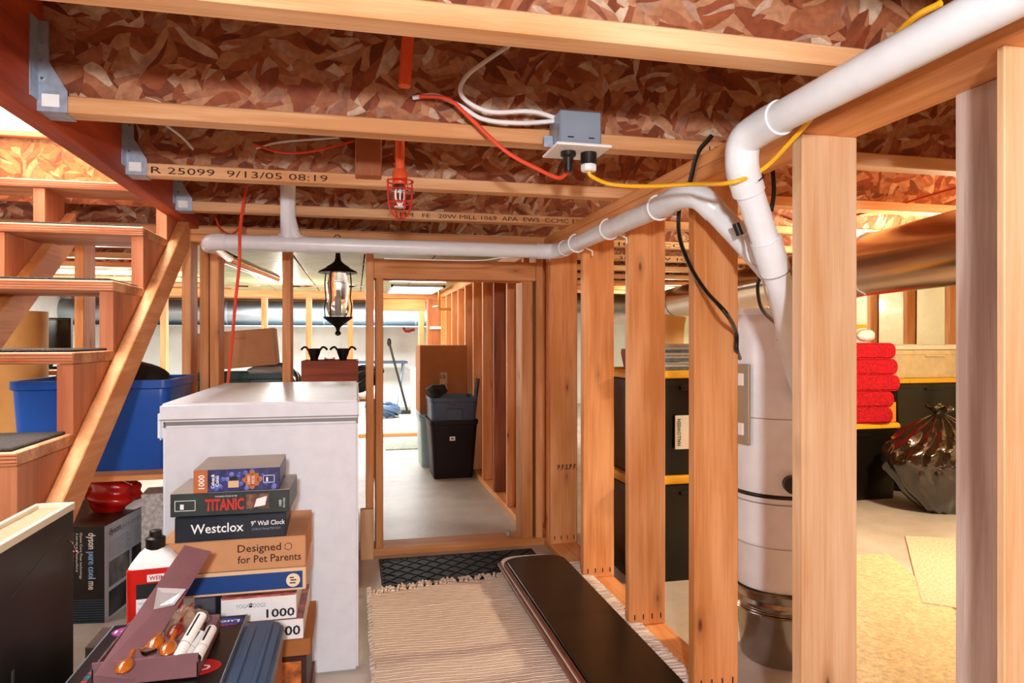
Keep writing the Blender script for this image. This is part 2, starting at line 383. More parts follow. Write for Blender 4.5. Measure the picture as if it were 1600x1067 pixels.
# ------------------------------------------------ right partition (near)
pr_=struct('wall_right')
X0,X1=.94,1.078
for (ya,m) in ((1.295,WZp),(1.775,WZ),(2.25,WZ),(2.745,WZ),(3.24,WZ),):
    box('stud',m,(X0,X1,ya,ya+.038,.038,1.495),pr_,bevel=.003)
box('stud',WZ,(X0,X1,3.29,3.328,.038,1.495),pr_,bevel=.003)
box('stud',WZg,(1.062,1.10,.86,1.03,.038,1.495),pr_,bevel=.003,label='grey stud turned flat beside the opening')
box('stud',WZp,(.955,1.35,.838,.852,0,1.495),pr_,bevel=.002)
box('bottom_plate',WY,(X0,X1,.7,3.355,0,.038),pr_,bevel=.003)
box('top_plate',WY,(X0,X1,-1.5,3.36,1.495,1.53),pr_,bevel=.003)
box('top_plate',WY,(X0,X1,-1.5,3.5,1.531,1.565),pr_,bevel=.003)
t=MB()
for ya in (1.775,2.25,2.745,3.24):
    for k in range(4): t.tube([(X0+.02+.033*k,ya-.0015,.06),(X0+.02+.033*k,ya-.0015,.078)],.0022,5)
t.obj('nail_marks',INK,pr_)
text('P.F.S.P.F.',INK,pr_,(.975,3.2395,.405),(1,0,0),(0,0,1),width=.1,size=.035,name='stamp_lettering',bold=.02)
# ------------------------------------------------ middle partition with doorway
wm=struct('wall_middle'); YM0,YM1=3.36,3.5
def xs(px,py=600,Y=YM0): return at(px,py,Y=Y).x
for px in (116,284,312,327.8,441):
    x=xs(px); box('stud',WZ,(x,x+.038,YM0,YM1,.038,1.495),wm,bevel=.003)
for x in (-1.65,-2.1,-2.55,-3.0,-3.45): box('stud',WZ,(x,x+.038,YM0,YM1,.038,1.495),wm,bevel=.003)
xk=xs(572); box('stud',WZ,(xk,xk+.036,YM0,YM1,.038,1.495),wm,bevel=.003)
xj=xs(587); box('jack_stud',WZ,(xj,xj+.036,YM0,YM1,.038,1.345),wm,bevel=.003)
xr=xs(816); box('jack_stud',WZ,(xr,xr+.055,YM0,YM1,.038,1.345),wm,bevel=.003)
xr2=xs(837.5); box('stud',WZ,(xr2,xr2+.036,YM0,YM1,.038,1.495),wm,bevel=.003)
box('header',WX,(xk+.037,xr2-.001,YM0,YM0+.038,1.345,1.44),wm,bevel=.003); box('header',WX,(xk+.037,xr2-.001,YM1-.038,YM1,1.345,1.44),wm,bevel=.003)
box('bottom_plate',WX,(-3.5,1.09,YM0,YM1,0,.038),wm,bevel=.003)
box('top_plate',WX,(-3.5,.949,YM0,YM1,1.495,1.53),wm,bevel=.003); box('top_plate',WX,(-3.5,.949,YM0,YM1,1.531,1.565),wm,bevel=.003)
# stub board beside door
box('scrap_board',WZp,(xs(563),xs(584),YM0-.04,YM0-.002,.0,.24),wm,bevel=.002)
# ------------------------------------------------ passage right wall
wp=struct('wall_passage')
PX0,PX1=.895,1.035
Y=3.62
while Y<7.3:
    box('stud',WZ if R.random()<.6 else WZd,(PX0,PX1,Y,Y+.038,.038,1.495),wp,bevel=.003); Y+=.405
box('bottom_plate',WY,(PX0,PX1,3.51,7.44,0,.038),wp,bevel=.003)
box('top_plate',WY,(PX0,PX1,3.51,7.44,1.495,1.565),wp,bevel=.003)
box('plywood_sheet',PLYP,(PX1+.001,PX1+.013,3.51,7.44,0,1.565),wp,bevel=0)
# ------------------------------------------------ far partition
wq=struct('wall_inner_far'); YF0,YF1=7.45,7.55
box('top_plate',WX,(-3.5,1.05,YF0,YF1,1.49,1.565),wq,bevel=.003); box('header',WX,(.2,.75,YF0,YF1,1.36,1.485),wq,bevel=.003)
box('bottom_plate',WX,(-3.5,1.05,YF0,YF1,0,.038),wq,bevel=.003)
for px in (18,170,250,408,478,543,655,668): 
    x=at(px,560,Y=YF0).x; box('stud',WZ,(x,x+.055,YF0,YF1,.038,1.36 if .2<x<.75 else 1.49),wq,bevel=.003)
x=at(572,560,Y=YF0).x; box('stud',WZ,(x,x+.05,YF0,YF1,.038,1.36),wq,bevel=.003)
box('plywood_sheet',PLYP,(.775,1.05,YF0-.012,YF0-.001,.038,1.485),wq,bevel=0)
box('plastic_rail',PRW,(.79,1.02,YF0-.04,YF0-.013,1.16,1.19),wq,bevel=.002)
# upstairs hall seen through the stair opening
uh=struct('wall_upstairs')
box('drywall',DRY,(-.75,-.67,-.2,4.6,ZT+.02,4.1),uh,bevel=0); box('drywall',DRY,(-2.7,-.6,4.6,4.7,ZT+.02,4.1),uh,bevel=0)
box('drywall',DRY,(-2.8,-2.7,-.2,4.7,ZT+.02,4.1),uh,bevel=0); box('drywall',DRY,(-2.8,-.6,-.3,-.2,ZT+.02,4.1),uh,bevel=0)
box('drywall',DRY,(-2.8,-.6,-.3,4.7,4.1,4.15),uh,bevel=0)
# ================================================================== STAIRS
st=thing('staircase','open pine staircase with dark carpet pads, rising away on the left','stairs',(-.74,.75,0))
def sl(b): return (b[0]+.74,b[1]+.74,b[2]-.75,b[3]-.75,b[4],b[5])
RUN,RISE=.3135,.219
def nose(k): return 2.995-RUN*k, 1.672-RISE*k      # k=0 top tread
NT=8
for k in range(NT):
    yn,z=nose(k)
    if z<.1: continue
    tr=MB().box(*sl((-1.66,-.74 if k else -.757,yn,yn+(RUN+.03 if k else .2),z-.032,z))).obj('tread',PLYX,st,bevel=.003)
    # ply edge lines
    e=MB()
    for q in (.25,.5,.75): e.box(*sl((-1.66,-.757 if k==0 else -.74,yn-.0008,yn,z-.032+.032*q-.0012,z-.032+.032*q+.0012)))
    e.obj('ply_edge',WYd,tr)
    if k>0: MB().box(*sl((-1.64,-.755,yn+.012,yn+RUN-.005,z,z+.008))).obj('carpet_pad',CARPET,tr,bevel=.003)
# sawtooth stringers
for xs_ in (-.782,-1.22,-1.66):
    saw=[]
    for k in range(NT-1):
        yn,z=nose(k)
        zb=max(z-.032-RISE,0.0) if True else 0
        yb=yn+.008
        # block under tread k: vertical front edge to next tread top
        MB().prism([(yb-.75,z-.033),(yb-.75,max(z-RISE-.10,0)),(yb-.75+RUN*(.9 if k else .6),max(z-.14,0)),(yb-.75+RUN*(.9 if k else .6),z-.033)],xs_+.74,xs_+.04+.74,'x').obj('stringer_step',PLYZ,st,bevel=.001)
# diagonal rails alongside
sl_=RISE/RUN
for (xa,xb) in ((-.741,-.701),(-1.179,-1.141),(-1.619,-1.581)):
    # rail top line: z = 1.567 + sl*(Y-3.306) at front arris
    def zt(y): return 1.116+sl_*(y-2.538)
    ya,yb=.95,3.2
    MB().prism([(ya-.75,0),(ya-.75+.02,max(zt(ya),.0)),(yb-.75,zt(yb)),(yb-.75,zt(yb)-.135),(ya-.75+.17,0)],xa+.74,xb+.74,'x').obj('stringer_rail',WY,st,bevel=.003)
# riser under the landing
box('landing_riser',OSBl,sl((-1.80,-.755,3.205,3.219,1.62,ZT-.002)),st,bevel=0)
box('landing_edge',PLYX,sl((-1.80,-.755,3.19,3.26,ZT+.0205,ZT+.044)),st,bevel=.002)
# ================================================================== PIPES
def along(p,q,t): return Vector(p)*(1-t)+Vector(q)*t
vp=thing('vacuum_tubing','white plastic tubing running along doorway, partition and down to canister','pipe',(.85,2.9,1.435))
O=Vector((.85,2.9,1.435))
def loc(pts,o=O): return [tuple(Vector(p)-o) for p in pts]
ZP=1.437; r=.031
a=Vector((-.53,2.9,ZP)); c=Vector((.80,2.9,ZP)); 
MB().tube(loc([a,(.80,2.9,ZP)]),r,20).obj('straight_tube',PVC,vp,smooth=True)
MB().tube(loc([(.78,2.9,ZP),(.83,2.895,ZP),(.86,2.87,ZP),(.87,2.82,ZP),(.87,2.77,ZP)]),r+.003,20,smooth=4).obj('elbow',PVC,vp,smooth=True)
MB().tube(loc([(.87,2.79,ZP),(.87,1.80,ZP)]),r,20).obj('straight_tube',PVC,vp,smooth=True)
p1=at(1098,303,X=.87); p1=Vector((.87,1.68,ZP))
e1=at(1120,335,Y=1.66); e2=at(1165,385,Y=1.62); e3=at(1195,418,Y=1.58)
MB().tube(loc([(.87,1.83,ZP),(.872,1.72,ZP+.004),at(1092,308,Y=1.66),at(1118,330,Y=1.64)]),r+.003,20,smooth=5).obj('elbow',PVC,vp,smooth=True)
MB().tube(loc([at(1112,324,Y=1.645),at(1165,380,Y=1.58),at(1205,425,Y=1.53)]),r,20,smooth=3).obj('straight_tube',PVC,vp,smooth=True)
# sanitary tee
tx=at(451,360,Y=2.93).x
te=MB().tube(loc([(tx-.065,2.9,ZP),(tx+.075,2.9,ZP)]),r+.003,20).tube(loc([(tx+.0,2.9,ZP+.02),(tx,2.9,1.84)]),r-.001,20)
te.tube(loc([(tx+.062,2.9,ZP+.006),(tx+.026,2.9,ZP+.032),(tx+.006,2.9,ZP+.10)]),.026,14,smooth=4); te.tube(loc([(tx-.04,2.9,ZP+.01),(tx-.012,2.9,ZP+.04),(tx-.004,2.9,ZP+.09)]),.018,14,smooth=4)
te.obj('tee',PVC,vp,smooth=True)
MB().tube(loc([(-.50,2.9,ZP),(-.55,2.905,ZP-.002),(-.57,2.95,ZP-.008)]),r+.003,20,smooth=4).obj('elbow',PVC,vp,smooth=True)
MB().tube(loc([(-.569,2.94,ZP-.008),(-.565,3.35,ZP-.012)]),.02,16).obj('short_tube',CHROME,vp,smooth=True)
for yy in (2.62,2.26,1.86):   # hanger clips
    ring=[(.87+.036*math.cos(t),yy,ZP+.036*math.sin(t)) for t in [PI*.55+PI*1.3*k/14 for k in range(15)]]
    ring+= [(.935,yy,ZP-.03),(.935,yy-.001,ZP-.05)]
    MB().tube(loc(ring),.0035,6).obj('clip',PRW,vp,smooth=True)
ca=MB().tube(loc([at(600,404,Y=2.9),at(740,407,Y=2.9),at(790,402,Y=2.9),at(858,401,Y=2.89)]),.0025,6,smooth=6); ca.obj('low_voltage_wire',WHC,vp,smooth=True)
# big tube from the right
bt=thing('branch_tubing','thick white tube descending from upper right corner into a downward elbow','pipe',(.82,1.3,1.5))
O2=Vector((.82,1.3,1.5)); XP=.835
A=at(1180,203,X=XP); A.z=1.497
MB().tube(loc([(XP,A.y-.04,1.497),(XP,-1.4,1.505)],O2),r+.001,24).obj('straight_tube',PVC,bt,smooth=True)
MB().tube(loc([(XP,A.y-.09,1.497),(XP,A.y-.02,1.496),at(1163,222,Y=A.y+.03),at(1160,262,Y=A.y+.05),at(1170,300,Y=A.y+.07)],O2),r+.005,24,smooth=6).obj('elbow',PVC,bt,smooth=True)
MB().tube(loc([at(1166,285,Y=A.y+.065),at(1212,425,Y=A.y+.13),],O2),r,24).obj('straight_tube',PVC,bt,smooth=True)
MB().tube(loc([at(1196,375,Y=A.y+.105),at(1212,425,Y=A.y+.13)],O2),r+.004,24).obj('coupling',PVC,bt,smooth=True)
MB().tube(loc([at(1210,418,Y=A.y+.13),at(1224,470,Y=A.y+.17),at(1240,560,Y=A.y+.33),at(1262,640,Y=1.93)],O2),r-.001,24,smooth=4).obj('straight_tube',PVC,bt,smooth=True)
for (px,py,dy,rr) in ((1184,337,.088,r+.001),):
    pass
p=at(1166,283,Y=A.y+.064); q=at(1172,300,Y=A.y+.07); d=(q-p).normalized()
MB().tube(loc([p,p+d*.003],O2),r+.0075,24).obj('black_tie',BLK,bt,smooth=True,label='black zip tie')
p=at(1212,423,Y=A.y+.13); d=(at(1212,425,Y=A.y+.13)-at(1196,375,Y=A.y+.105)).normalized()
MB().tube(loc([p,p+d*.002],O2),r+.006,24).obj('coupling_seam',GASK,bt,smooth=True)
# ------------------------------------------------ central vacuum canister
vx,vy=1.38,2.02
cv=thing('vacuum_canister','tall white cylinder canister with galvanised dirt bucket between the studs','vacuum cleaner',(vx,vy,0))
RC=.152
MB().lathe([(RC-.02,1.13),(RC-.012,1.15)][::-1]+[(RC-.004,1.115),(RC,1.10),(RC,.80)],n=48).obj('top_cap',CANW,cv,smooth=True)
MB().lathe([(RC-.002,.80),(RC-.002,.797)],n=48,close=False).obj('seam',GASK,cv)
MB().lathe([(RC,.797),(RC,.56),(RC-.001,.56)],n=48).obj('upper_body',CANW,cv,smooth=True)
MB().lathe([(RC+.003,.558),(RC+.005,.553),(RC+.003,.548)],n=48).obj('black_band',BLKP,cv,smooth=True,label='black rubber band')
MB().lathe([(RC,.547),(RC,.40),(RC+.001,.398),(RC,.396),(RC,.262),(RC-.006,.25)],n=48).obj('lower_body',CANW,cv,smooth=True)
MB().lathe([(RC+.001,.532),(RC+.0016,.53),(RC+.001,.528)],n=48,close=False).obj('seam_line',GASK,cv)
MB().lathe([(RC+.001,.392),(RC+.0013,.391),(RC+.001,.390)],n=48,close=False).obj('seam_line',GASK,cv)
bk=MB().lathe([(.118,0),(.121,.004),(.146,.195),(.150,.20),(.147,.213),(.153,.222),(.158,.235),(.161,.241),(.157,.246),(.150,.244)],n=48).obj('dirt_bucket',STEELd,cv,smooth=True)
for z in (.17,.178,.186): MB().lathe([(.1435,z-.003),(.1465,z),(.1445,z+.003)],n=48,close=False).obj('bucket_bead',STEELd,bk,smooth=True)
dphi=math.atan2(-vy,-vx)   # direction to the viewer side
ang=dphi+.32
M=Matrix.Rotation(ang,4,'Z')
def rad(a,rr): return Vector((math.cos(a)*rr,math.sin(a)*rr,0))
# black inlet on the right
ia=at(1237,742,Y=1.87); a2=-1.95
MB().tube([rad(a2,RC-.01)+Vector((0,0,.60)),rad(a2,RC+.03)+Vector((0,0,.60))],.027,20).obj('inlet',BLKP,cv,smooth=True,label='black round hose inlet')
# switch bracket left
a3=PI+.20
Mb=Matrix.Translation(rad(a3,RC+.006)+Vector((0,0,.84)))@Matrix.Rotation(a3,4,'Z')
MB().box(-.004,.006,-.03,.03,-.13,.13,Mb).obj('wall_bracket',plain('bracket_tan','a8977f',.5,.3),cv,bevel=.002)
for q in (-.1,.06): MB().box(.006,.014,-.012,.012,q,q+.04,Mb).obj('bracket_clip',PRW,cv,bevel=.002)
a4=-2.08
Mt=Matrix.Translation(rad(a4,RC+.004)+Vector((0,0,1.045)))@Matrix.Rotation(a4,4,'Z')
MB().box(0,.0015,-.03,.06,-.03,.035,Mt).obj('paper_tag',PRW,cv)
MB().box(.0015,.002,-.022,-.016,0,.006,Mt).box(.0015,.002,-.012,.03,0,.004,Mt).obj('tag_print',INKB,cv)
# pvc joint into canister hidden; black cords
cb=thing('black_cable','black cable looping from ceiling plate down across the studs','cable',at(1110,212,X=.94))
pts=[at(1112,212,X=.945),at(1090,240,X=.93),at(1078,285,X=.93),at(1062,325,X=.925),at(1062,370,X=.925),at(1078,415,X=.93),at(1103,455,X=.935),at(1135,490,X=.94),at(1150,520,Y=1.74),at(1151,545,Y=1.75),at(1156,560,Y=1.86)]
MB().tube([tuple(p-pts[0]) for p in pts],.0062,8,smooth=6).obj('cable_run',BLK,cb,smooth=True); cb.location=pts[0]
cb2=thing('power_cord','black cord with white plug wire hanging behind the tubing to canister','cable',at(1187,425,Y=1.62))
p0=Vector(cb2.location)
pts=[at(1187,425,Y=1.62),at(1184,455,Y=1.64),at(1192,485,Y=1.70),at(1215,508,Y=1.82)]
MB().tube([tuple(p-p0) for p in pts],.005,8,smooth=6).obj('cord_run',BLK,cb2,smooth=True)
pts=[at(1165,375,Y=1.50),at(1170,405,Y=1.5),at(1183,420,Y=1.55),at(1192,440,Y=1.58),at(1198,465,Y=1.60),at(1208,490,Y=1.72)]
MB().tube([tuple(p-p0) for p in pts],.003,6,smooth=6).obj('white_wire',WHC,cb2,smooth=True,label='white wire')
pts=[at(1168,345,Y=1.5),at(1168,360,Y=1.49),at(1162,368,Y=1.49)]
MB().tube([tuple(p-p0) for p in pts],.002,6,smooth=4).obj('white_loop',WHC,cb2,smooth=True)
pc=at(1153,358,Y=1.50)-p0
MB().tube([tuple(pc+Vector((-.006,0,.014))),tuple(pc+Vector((.006,0,-.014)))],.009,10).obj('plug',BLKP,cb2,smooth=True,label='black plug')
cb3=thing('coiled_black_lead','short black lead hanging under the plate right of the white tube','cable',at(1207,262,X=1.12))
pts=[at(1207,262,X=1.12),at(1209,300,X=1.12),at(1205,330,X=1.12)]
MB().tube([tuple(p-pts[0]) for p in pts],.006,8,smooth=5).obj('lead',BLK,cb3,smooth=True)
# ------------------------------------------------ electrical box
yb=JY[4]-.031
eb=thing('junction_box','grey metal outlet box with white cover fixed to ceiling joist','electrical box',(at(905,210,Y=yb).x-.032,yb-.001,1.5))
bx0,bx1=-.052,.058
MB().box(bx0,bx1,-.10,-.002,.037,.125).obj('metal_box',plain('box_grey','93a0b0',.45,.4),eb,bevel=.004)
MB().box(bx0-.016,bx1+.02,-.125,.012,.03,.037).obj('cover_plate',PRW,eb,bevel=.003)
MB().box(bx0+.02,bx0+.036,-.1012,-.1,.055,.058).box(bx1-.035,bx1-.02,-.1012,-.1,.055,.058).obj('slot',INKB,eb)
MB().box(bx0-.025,bx0,-.04,-.036,.045,.075).box(bx1,bx1+.012,-.04,-.036,.05,.07).obj('mounting_ear',STEEL,eb,bevel=.001)
g=MB().lathe([(.02,.03),(.02,.02),(.013,.014),(.011,-.02),(.009,-.022)],c=(-.018,-.06,0),n=16).obj('plug',BLKP,eb,smooth=True)
g=MB().lathe([(.021,.03),(.021,.002),(.016,-.001)],c=(.037,-.06,0),n=20).obj('plug',BLKP,eb,smooth=True)
MB().lathe([(.019,.0),(.021,-.004),(.021,-.014),(.016,-.018)],c=(.037,-.06,0),n=8).obj('plug_collar',PRW,g)
eo=Vector(eb.location)
def cable(name,label,mat,pts,r,sm=6):
    o=Vector(pts[0]); t=thing(name,label,'cable',o)
    MB().tube([tuple(Vector(p)-o) for p in pts],r,8,smooth=sm).obj('cable_run',mat,t,smooth=True); return t
yq=eo.y-.06
cable('extension_cable','yellow extension cord sagging from outlet box to upper right corner',YEL,[eo+Vector((.037,-.06,-.018)),at(925,276,Y=yq),at(955,288,Y=yq),at(1010,291,Y=1.62),at(1080,288,Y=1.5),at(1143,285,X=.80),at(1195,262,X=.88),at(1250,205,X=.895),at(1290,160,X=.91),at(1350,110,X=.915),at(1420,35,X=.86),at(1470,5,X=.86)],.0052)
cable('red_cable','red cord looping from ceiling bay down to outlet box plug',REDC,[at(655,150,Y=1.72),at(700,155,Y=1.70),at(735,185,Y=1.69),at(790,236,Y=1.68),at(840,264,Y=1.68),at(873,278,Y=1.69),at(886,268,Y=1.70),eo+Vector((-.018,-.06,-.018))],.0052)
cable('white_wire','pale wire hanging from upper joist and curving into outlet box',WHC,[at(795,72,Y=1.72),at(760,95,Y=1.7),at(730,118,Y=1.68),at(719,142,Y=1.67),at(735,162,Y=1.67),at(770,175,Y=1.68),at(830,174,Y=1.68),at(868,184,Y=1.69)],.0055)
cable('white_cable','white flat cable lying along joist into left of outlet box',WHC,[at(645,153,Y=1.735),at(680,149,Y=1.72),at(720,166,Y=1.70),at(755,186,Y=1.69),at(810,192,Y=1.68),at(868,189,Y=1.69)],.0055)
cable('red_riser_wire','long red wire hanging from ceiling past left studs to freezer',REDC,[at(385,292,Y=2.9),at(380,320,Y=2.88),at(375,360,Y=2.86),at(374,410,Y=2.86),at(368,470,Y=2.86),at(362,540,Y=2.88),at(356,598,Y=2.9)],.006,5)
cable('red_loop_wire','short red wire loop tucked under the joist near left studs',REDC,[at(336,338,Y=3.2),at(345,358,Y=3.15),at(362,366,Y=3.1),at(376,350,Y=3.05),at(384,300,Y=3.0)],.005,5)
cable('pink_bay_wire','thin red wire sagging inside third ceiling bay',REDC,[at(395,225,Y=2.33),at(440,238,Y=2.3),at(490,236,Y=2.3),at(570,216,Y=2.33)],.004,5)
cable('cream_bay_wire','thin cream wire sagging inside third ceiling bay',WHC,[at(400,232,Y=2.34),at(440,222,Y=2.33),at(530,215,Y=2.33)],.0035,5)
cable('left_bay_wire','short pale wire slanting in the ceiling bay near left beam',WHC,[at(260,196,Y=2.3),at(285,215,Y=2.32),at(302,234,Y=2.33)],.004,3)
cable('copper_line','thin copper coloured line crossing the ceiling right of white tube',plain('copper','b5482a',.4,.6),[at(1010,385,Y=3.9),at(1180,350,Y=3.2),at(1340,335,Y=2.6),at(1498,292,Y=2.1)],.005,4)
# ------------------------------------------------ sprinkler
ys=2.17
sx=at(625,270,Y=ys).x
sk=thing('fire_sprinkler','fire sprinkler head in red wire guard on orange drop pipe','sprinkler',(sx,ys,1.5))
MB().tube([(0,0,.06),(0,0,.30)],.0145,16).obj('drop_pipe',ORP,sk,smooth=True)
MB().lathe([(.021,.035),(.023,.04),(.023,.075),(.018,.082)],n=16).obj('adapter',ORP,sk,smooth=True)
MB().lathe([(.008,.012),(.027,.016),(.027,.032),(.012,.036)],n=16).obj('collar',CHROME,sk,smooth=True)
MB().tube([(-.014,0,.014),(-.013,0,-.008),(-.003,0,-.03)],.003,6,smooth=3).tube([(.014,0,.014),(.013,0,-.008),(.003,0,-.03)],.003,6,smooth=3).tube([(0,0,.015),(0,0,-.03)],.0028,6).lathe([(.017,-.036),(.018,-.034),(.006,-.03)],n=12).obj('nozzle_frame',PRW,sk,smooth=True)
gd=MB()
for k in range(2):
    a=k*PI/2+.35; ca_,sa_=math.cos(a),math.sin(a)
    P=[(-.04,.05),(-.041,.02),(-.038,-.02),(-.028,-.055),(0,-.072),(.028,-.055),(.038,-.02),(.041,.02),(.04,.05)]
    gd.tube([(u*ca_,u*sa_,z) for u,z in P],.0026,6,smooth=4)
for (rr,z) in ((.041,.045),(.04,.018),(.037,-.022)): gd.tube([(rr*math.cos(2*PI*k/20),rr*math.sin(2*PI*k/20),z) for k in range(21)],.0024,6)
gd.obj('wire_guard',REDPAINT,sk,smooth=True)
o2=thing('sprinkler_feed_pipe','orange sprinkler pipe dropping through the bay behind nearest joist','pipe',at(638,55,Y=1.62))
q=at(638,55,Y=1.62); q2=at(632,135,Y=1.62)
MB().tube([(0,0,.06),(0,0,0),tuple(q2-q)],.0145,16).obj('pipe_run',ORP,o2,smooth=True)
# eye ring on plate
rg=thing('eye_hook','small dark screw eye on the top plate above lantern','hook',at(527,372,Y=YM0-.004))
MB().tube([(.015*math.cos(2*PI*k/20),0,.015*math.sin(2*PI*k/20)) for k in range(21)],.0022,6).tube([(0,0,-.015),(0,.01,-.03)],.0022,6).obj('ring',IRON,rg,smooth=True)
# ================================================================== LANTERN
Lc=at(528,400,Y=3.62)
ln=thing('hanging_lantern','dark iron hanging lantern with glass panes in the left opening','lantern',(Lc.x,3.62,1.08))
MB().lathe([(.009,.47),(.011,.42),(.014,.385),(.018,.37),(.035,.355),(.055,.343),(.062,.335),(.095,.318),(.10,.31),(.075,.313),(.0,.312)],n=24).obj('cap',IRON,ln,smooth=True)
MB().lathe([(.004,-.012),(.014,-.006),(.015,.004),(.008,.014),(.012,.03),(.035,.05),(.072,.078),(.075,.085),(.0,.085)],n=24).obj('bottom_cup',IRON,ln,smooth=True)
bars=MB()
for k in range(4):
    a=PI/4+k*PI/2+.3; c_,s_=math.cos(a),math.sin(a)
    bars.tube([(.073*c_,.073*s_,.085),(.078*c_,.078*s_,.14),(.07*c_,.07*s_,.18),(.075*c_,.075*s_,.25),(.07*c_,.07*s_,.31)],.0035,6,smooth=4)
bars.obj('cage_bars',IRON,ln,smooth=True)
MB().lathe([(.045,.09),(.056,.12),(.05,.18),(.055,.25),(.042,.31)],n=24,close=False).obj('glass_chimney',GLASS,ln,smooth=True)
MB().tube([(0,0,.09),(0,0,.19)],.012,12).tube([(.0,0,.19),(0,0,.22)],.006,8).obj('candle',PRW,ln,smooth=True)
MB().tube([(0,0,.47),(0,0,.49)],.006,8).obj('hook',IRON,ln)
for k in range(6): MB().tube([(.0+.006*math.cos(2*PI*j/10),0,.487+.0+.009*math.sin(2*PI*j/10)) for j in range(11)],.0015,5).obj('chain_link',IRON,ln) if k==0 else None
# ================================================================== FREEZER
fa=math.radians(4.5)
fz=thing('chest_freezer','white chest freezer standing in front of the stud partition','freezer',(.010,2.225,0),0)
FW,FD=.572,1.0
MB().box(-FW,0,0,FD,.0,.79).obj('body',FRZ,fz,bevel=.008,seg=3)
MB().box(-FW+.006,-.006,.006,FD-.01,.79,.802).obj('gasket',GASK,fz)
MB().box(-FW-.006,.003,-.012,FD+.01,.802,.857).obj('lid',FRZ,fz,bevel=.007,seg=3)
MB().box(-FW-.02,-FW-.004,.02,.07,.745,.83).obj('hinge',FRZ,fz,bevel=.006,seg=2)
MB().box(-FW-.006,.003,-.0135,-.012,.808,.811).obj('lid_groove',GASK,fz)
# ================================================================== RUG / MAT / BENCH
def rug():
    o=thing('woven_rug','cream ribbed woven rug with fringe on the corridor floor','rug',(.5,2.0,0),math.radians(0))
    m=MB(); nx,ny=30,150; x0,x1=-.44,.436; 
    W=[]
    for j in range(ny+1):
        for i in range(nx+1):
            u=i/nx; x=x0+(x1-x0)*u; yfar=.83+.13*u; y=-1.6+(yfar+1.6)*j/ny
            z=.016+.0028*math.sin(j*PI)+.0022*(j%2)+.006*math.exp(-((y-.66)/.03)**2)+.002*math.sin(x*17+y*5)
            x+= .004*math.sin(y*40)*(1 if i in (0,nx) else 0)
            W.append((x,y,z))
    n=len(W)
    m.add(W+[(a,b,.001) for a,b,_ in W if False],[(j*(nx+1)+i,j*(nx+1)+i+1,(j+1)*(nx+1)+i+1,(j+1)*(nx+1)+i) for j in range(ny) for i in range(nx)])
    m.box(x0+.004,x1-.004,-1.6,.82,.002,.0135)
    m.obj('weave',RUGM,o,smooth=False)
    f=MB(); rr=random.Random(3)
    for i in range(74):
        u=i/73; x=x0+(x1-x0)*u; y=.83+.13*u-.005
        if -.09<x<.4 : 
            if rr.random()<.15: continue
        c=.035+rr.random()*.035; dx=rr.uniform(-.035,.035)
        f.tube([(x,y,.014),(x+dx*.5,y+c*.5,.02+rr.random()*.012),(x+dx,y+c*.8,.012),(x+dx*.2,y+c,.012)],.0055,5,smooth=2)
    for i in range(120):
        y=.92-i*.02
        f.tube([(x0+.003,y,.014),(x0-.010-rr.random()*.006,y+rr.uniform(-.006,.006),.008)],.005,5)
        if y>-.9: f.tube([(x1-.04,y,.018),(x1+.0,y+rr.uniform(-.004,.004),.046+rr.random()*.004),(x1+.035,y+rr.uniform(-.006,.006),.047),(x1+.045,y+rr.uniform(-.012,.012),.046)],.0085,5)
    f.obj('fringe',RUGM,o,kind='stuff',smooth=True)
rug()
mt=thing('rubber_mat','black rubber mat with diamond tread at doorway sill','mat',(.42,3.08,0))
MB().box(-.31,.44,-.235,.225,.0005,.006).obj('base_sheet',RUBBER,mt,bevel=.002)
d=MB()
for i in range(-5,12):
    for sgn in (1,-1):
        xa=-.32+.085*i; 
        for (t0,t1) in ((0,1),):
            p0=[xa,-.22]; p1=[xa+sgn*.40,.20]
            # clip to mat
            pa,pb=Vector((p0[0],p0[1],.006)),Vector((p1[0],p1[1],.006))
            dd=pb-pa; lo,hi=0.0,1.0
            if abs(dd.x)>1e-6:
                tA=(-.30-pa.x)/dd.x; tB=(.43-pa.x)/dd.x
                lo=max(lo,min(tA,tB)); hi=min(hi,max(tA,tB))
            if hi-lo>.03: d.bar(pa+dd*lo,pa+dd*hi,.006,.006)
d.obj('diamond_tread',RUBBER,mt,kind='stuff')
bn=thing('padded_bench_board','long dark padded board with brown rounded rim lying on the rug','bench',(.765,1.75,.030))
def caps(hw,y0,yc,n=14,k=.55):
    P=[(-hw,y0),(hw,y0)]
    for i in range(n+1):
        a=PI*i/n; ca_,sa_=math.cos(a),math.sin(a)
        P.append((hw*abs(ca_)**.6*(1 if ca_>0 else -1),yc+hw*k*sa_))
    return P
MB().prism(caps(.142,-1.4,1.24),.0,.012).obj('base_board',BRIM,bn,bevel=.003)
MB().prism(caps(.130,-1.4,1.22),.012,.03).obj('white_layer',PRW,bn,bevel=.003,label='white foam layer')
MB().prism(caps(.138,-1.4,1.13),.03,.052).obj('brown_rim',BRIM,bn,bevel=.006,seg=2,label='brown rounded rim')
MB().prism(caps(.133,-1.4,1.10),.052,.066).obj('dark_pad',VINYL,bn,bevel=.01,seg=3,label='glossy dark pad')
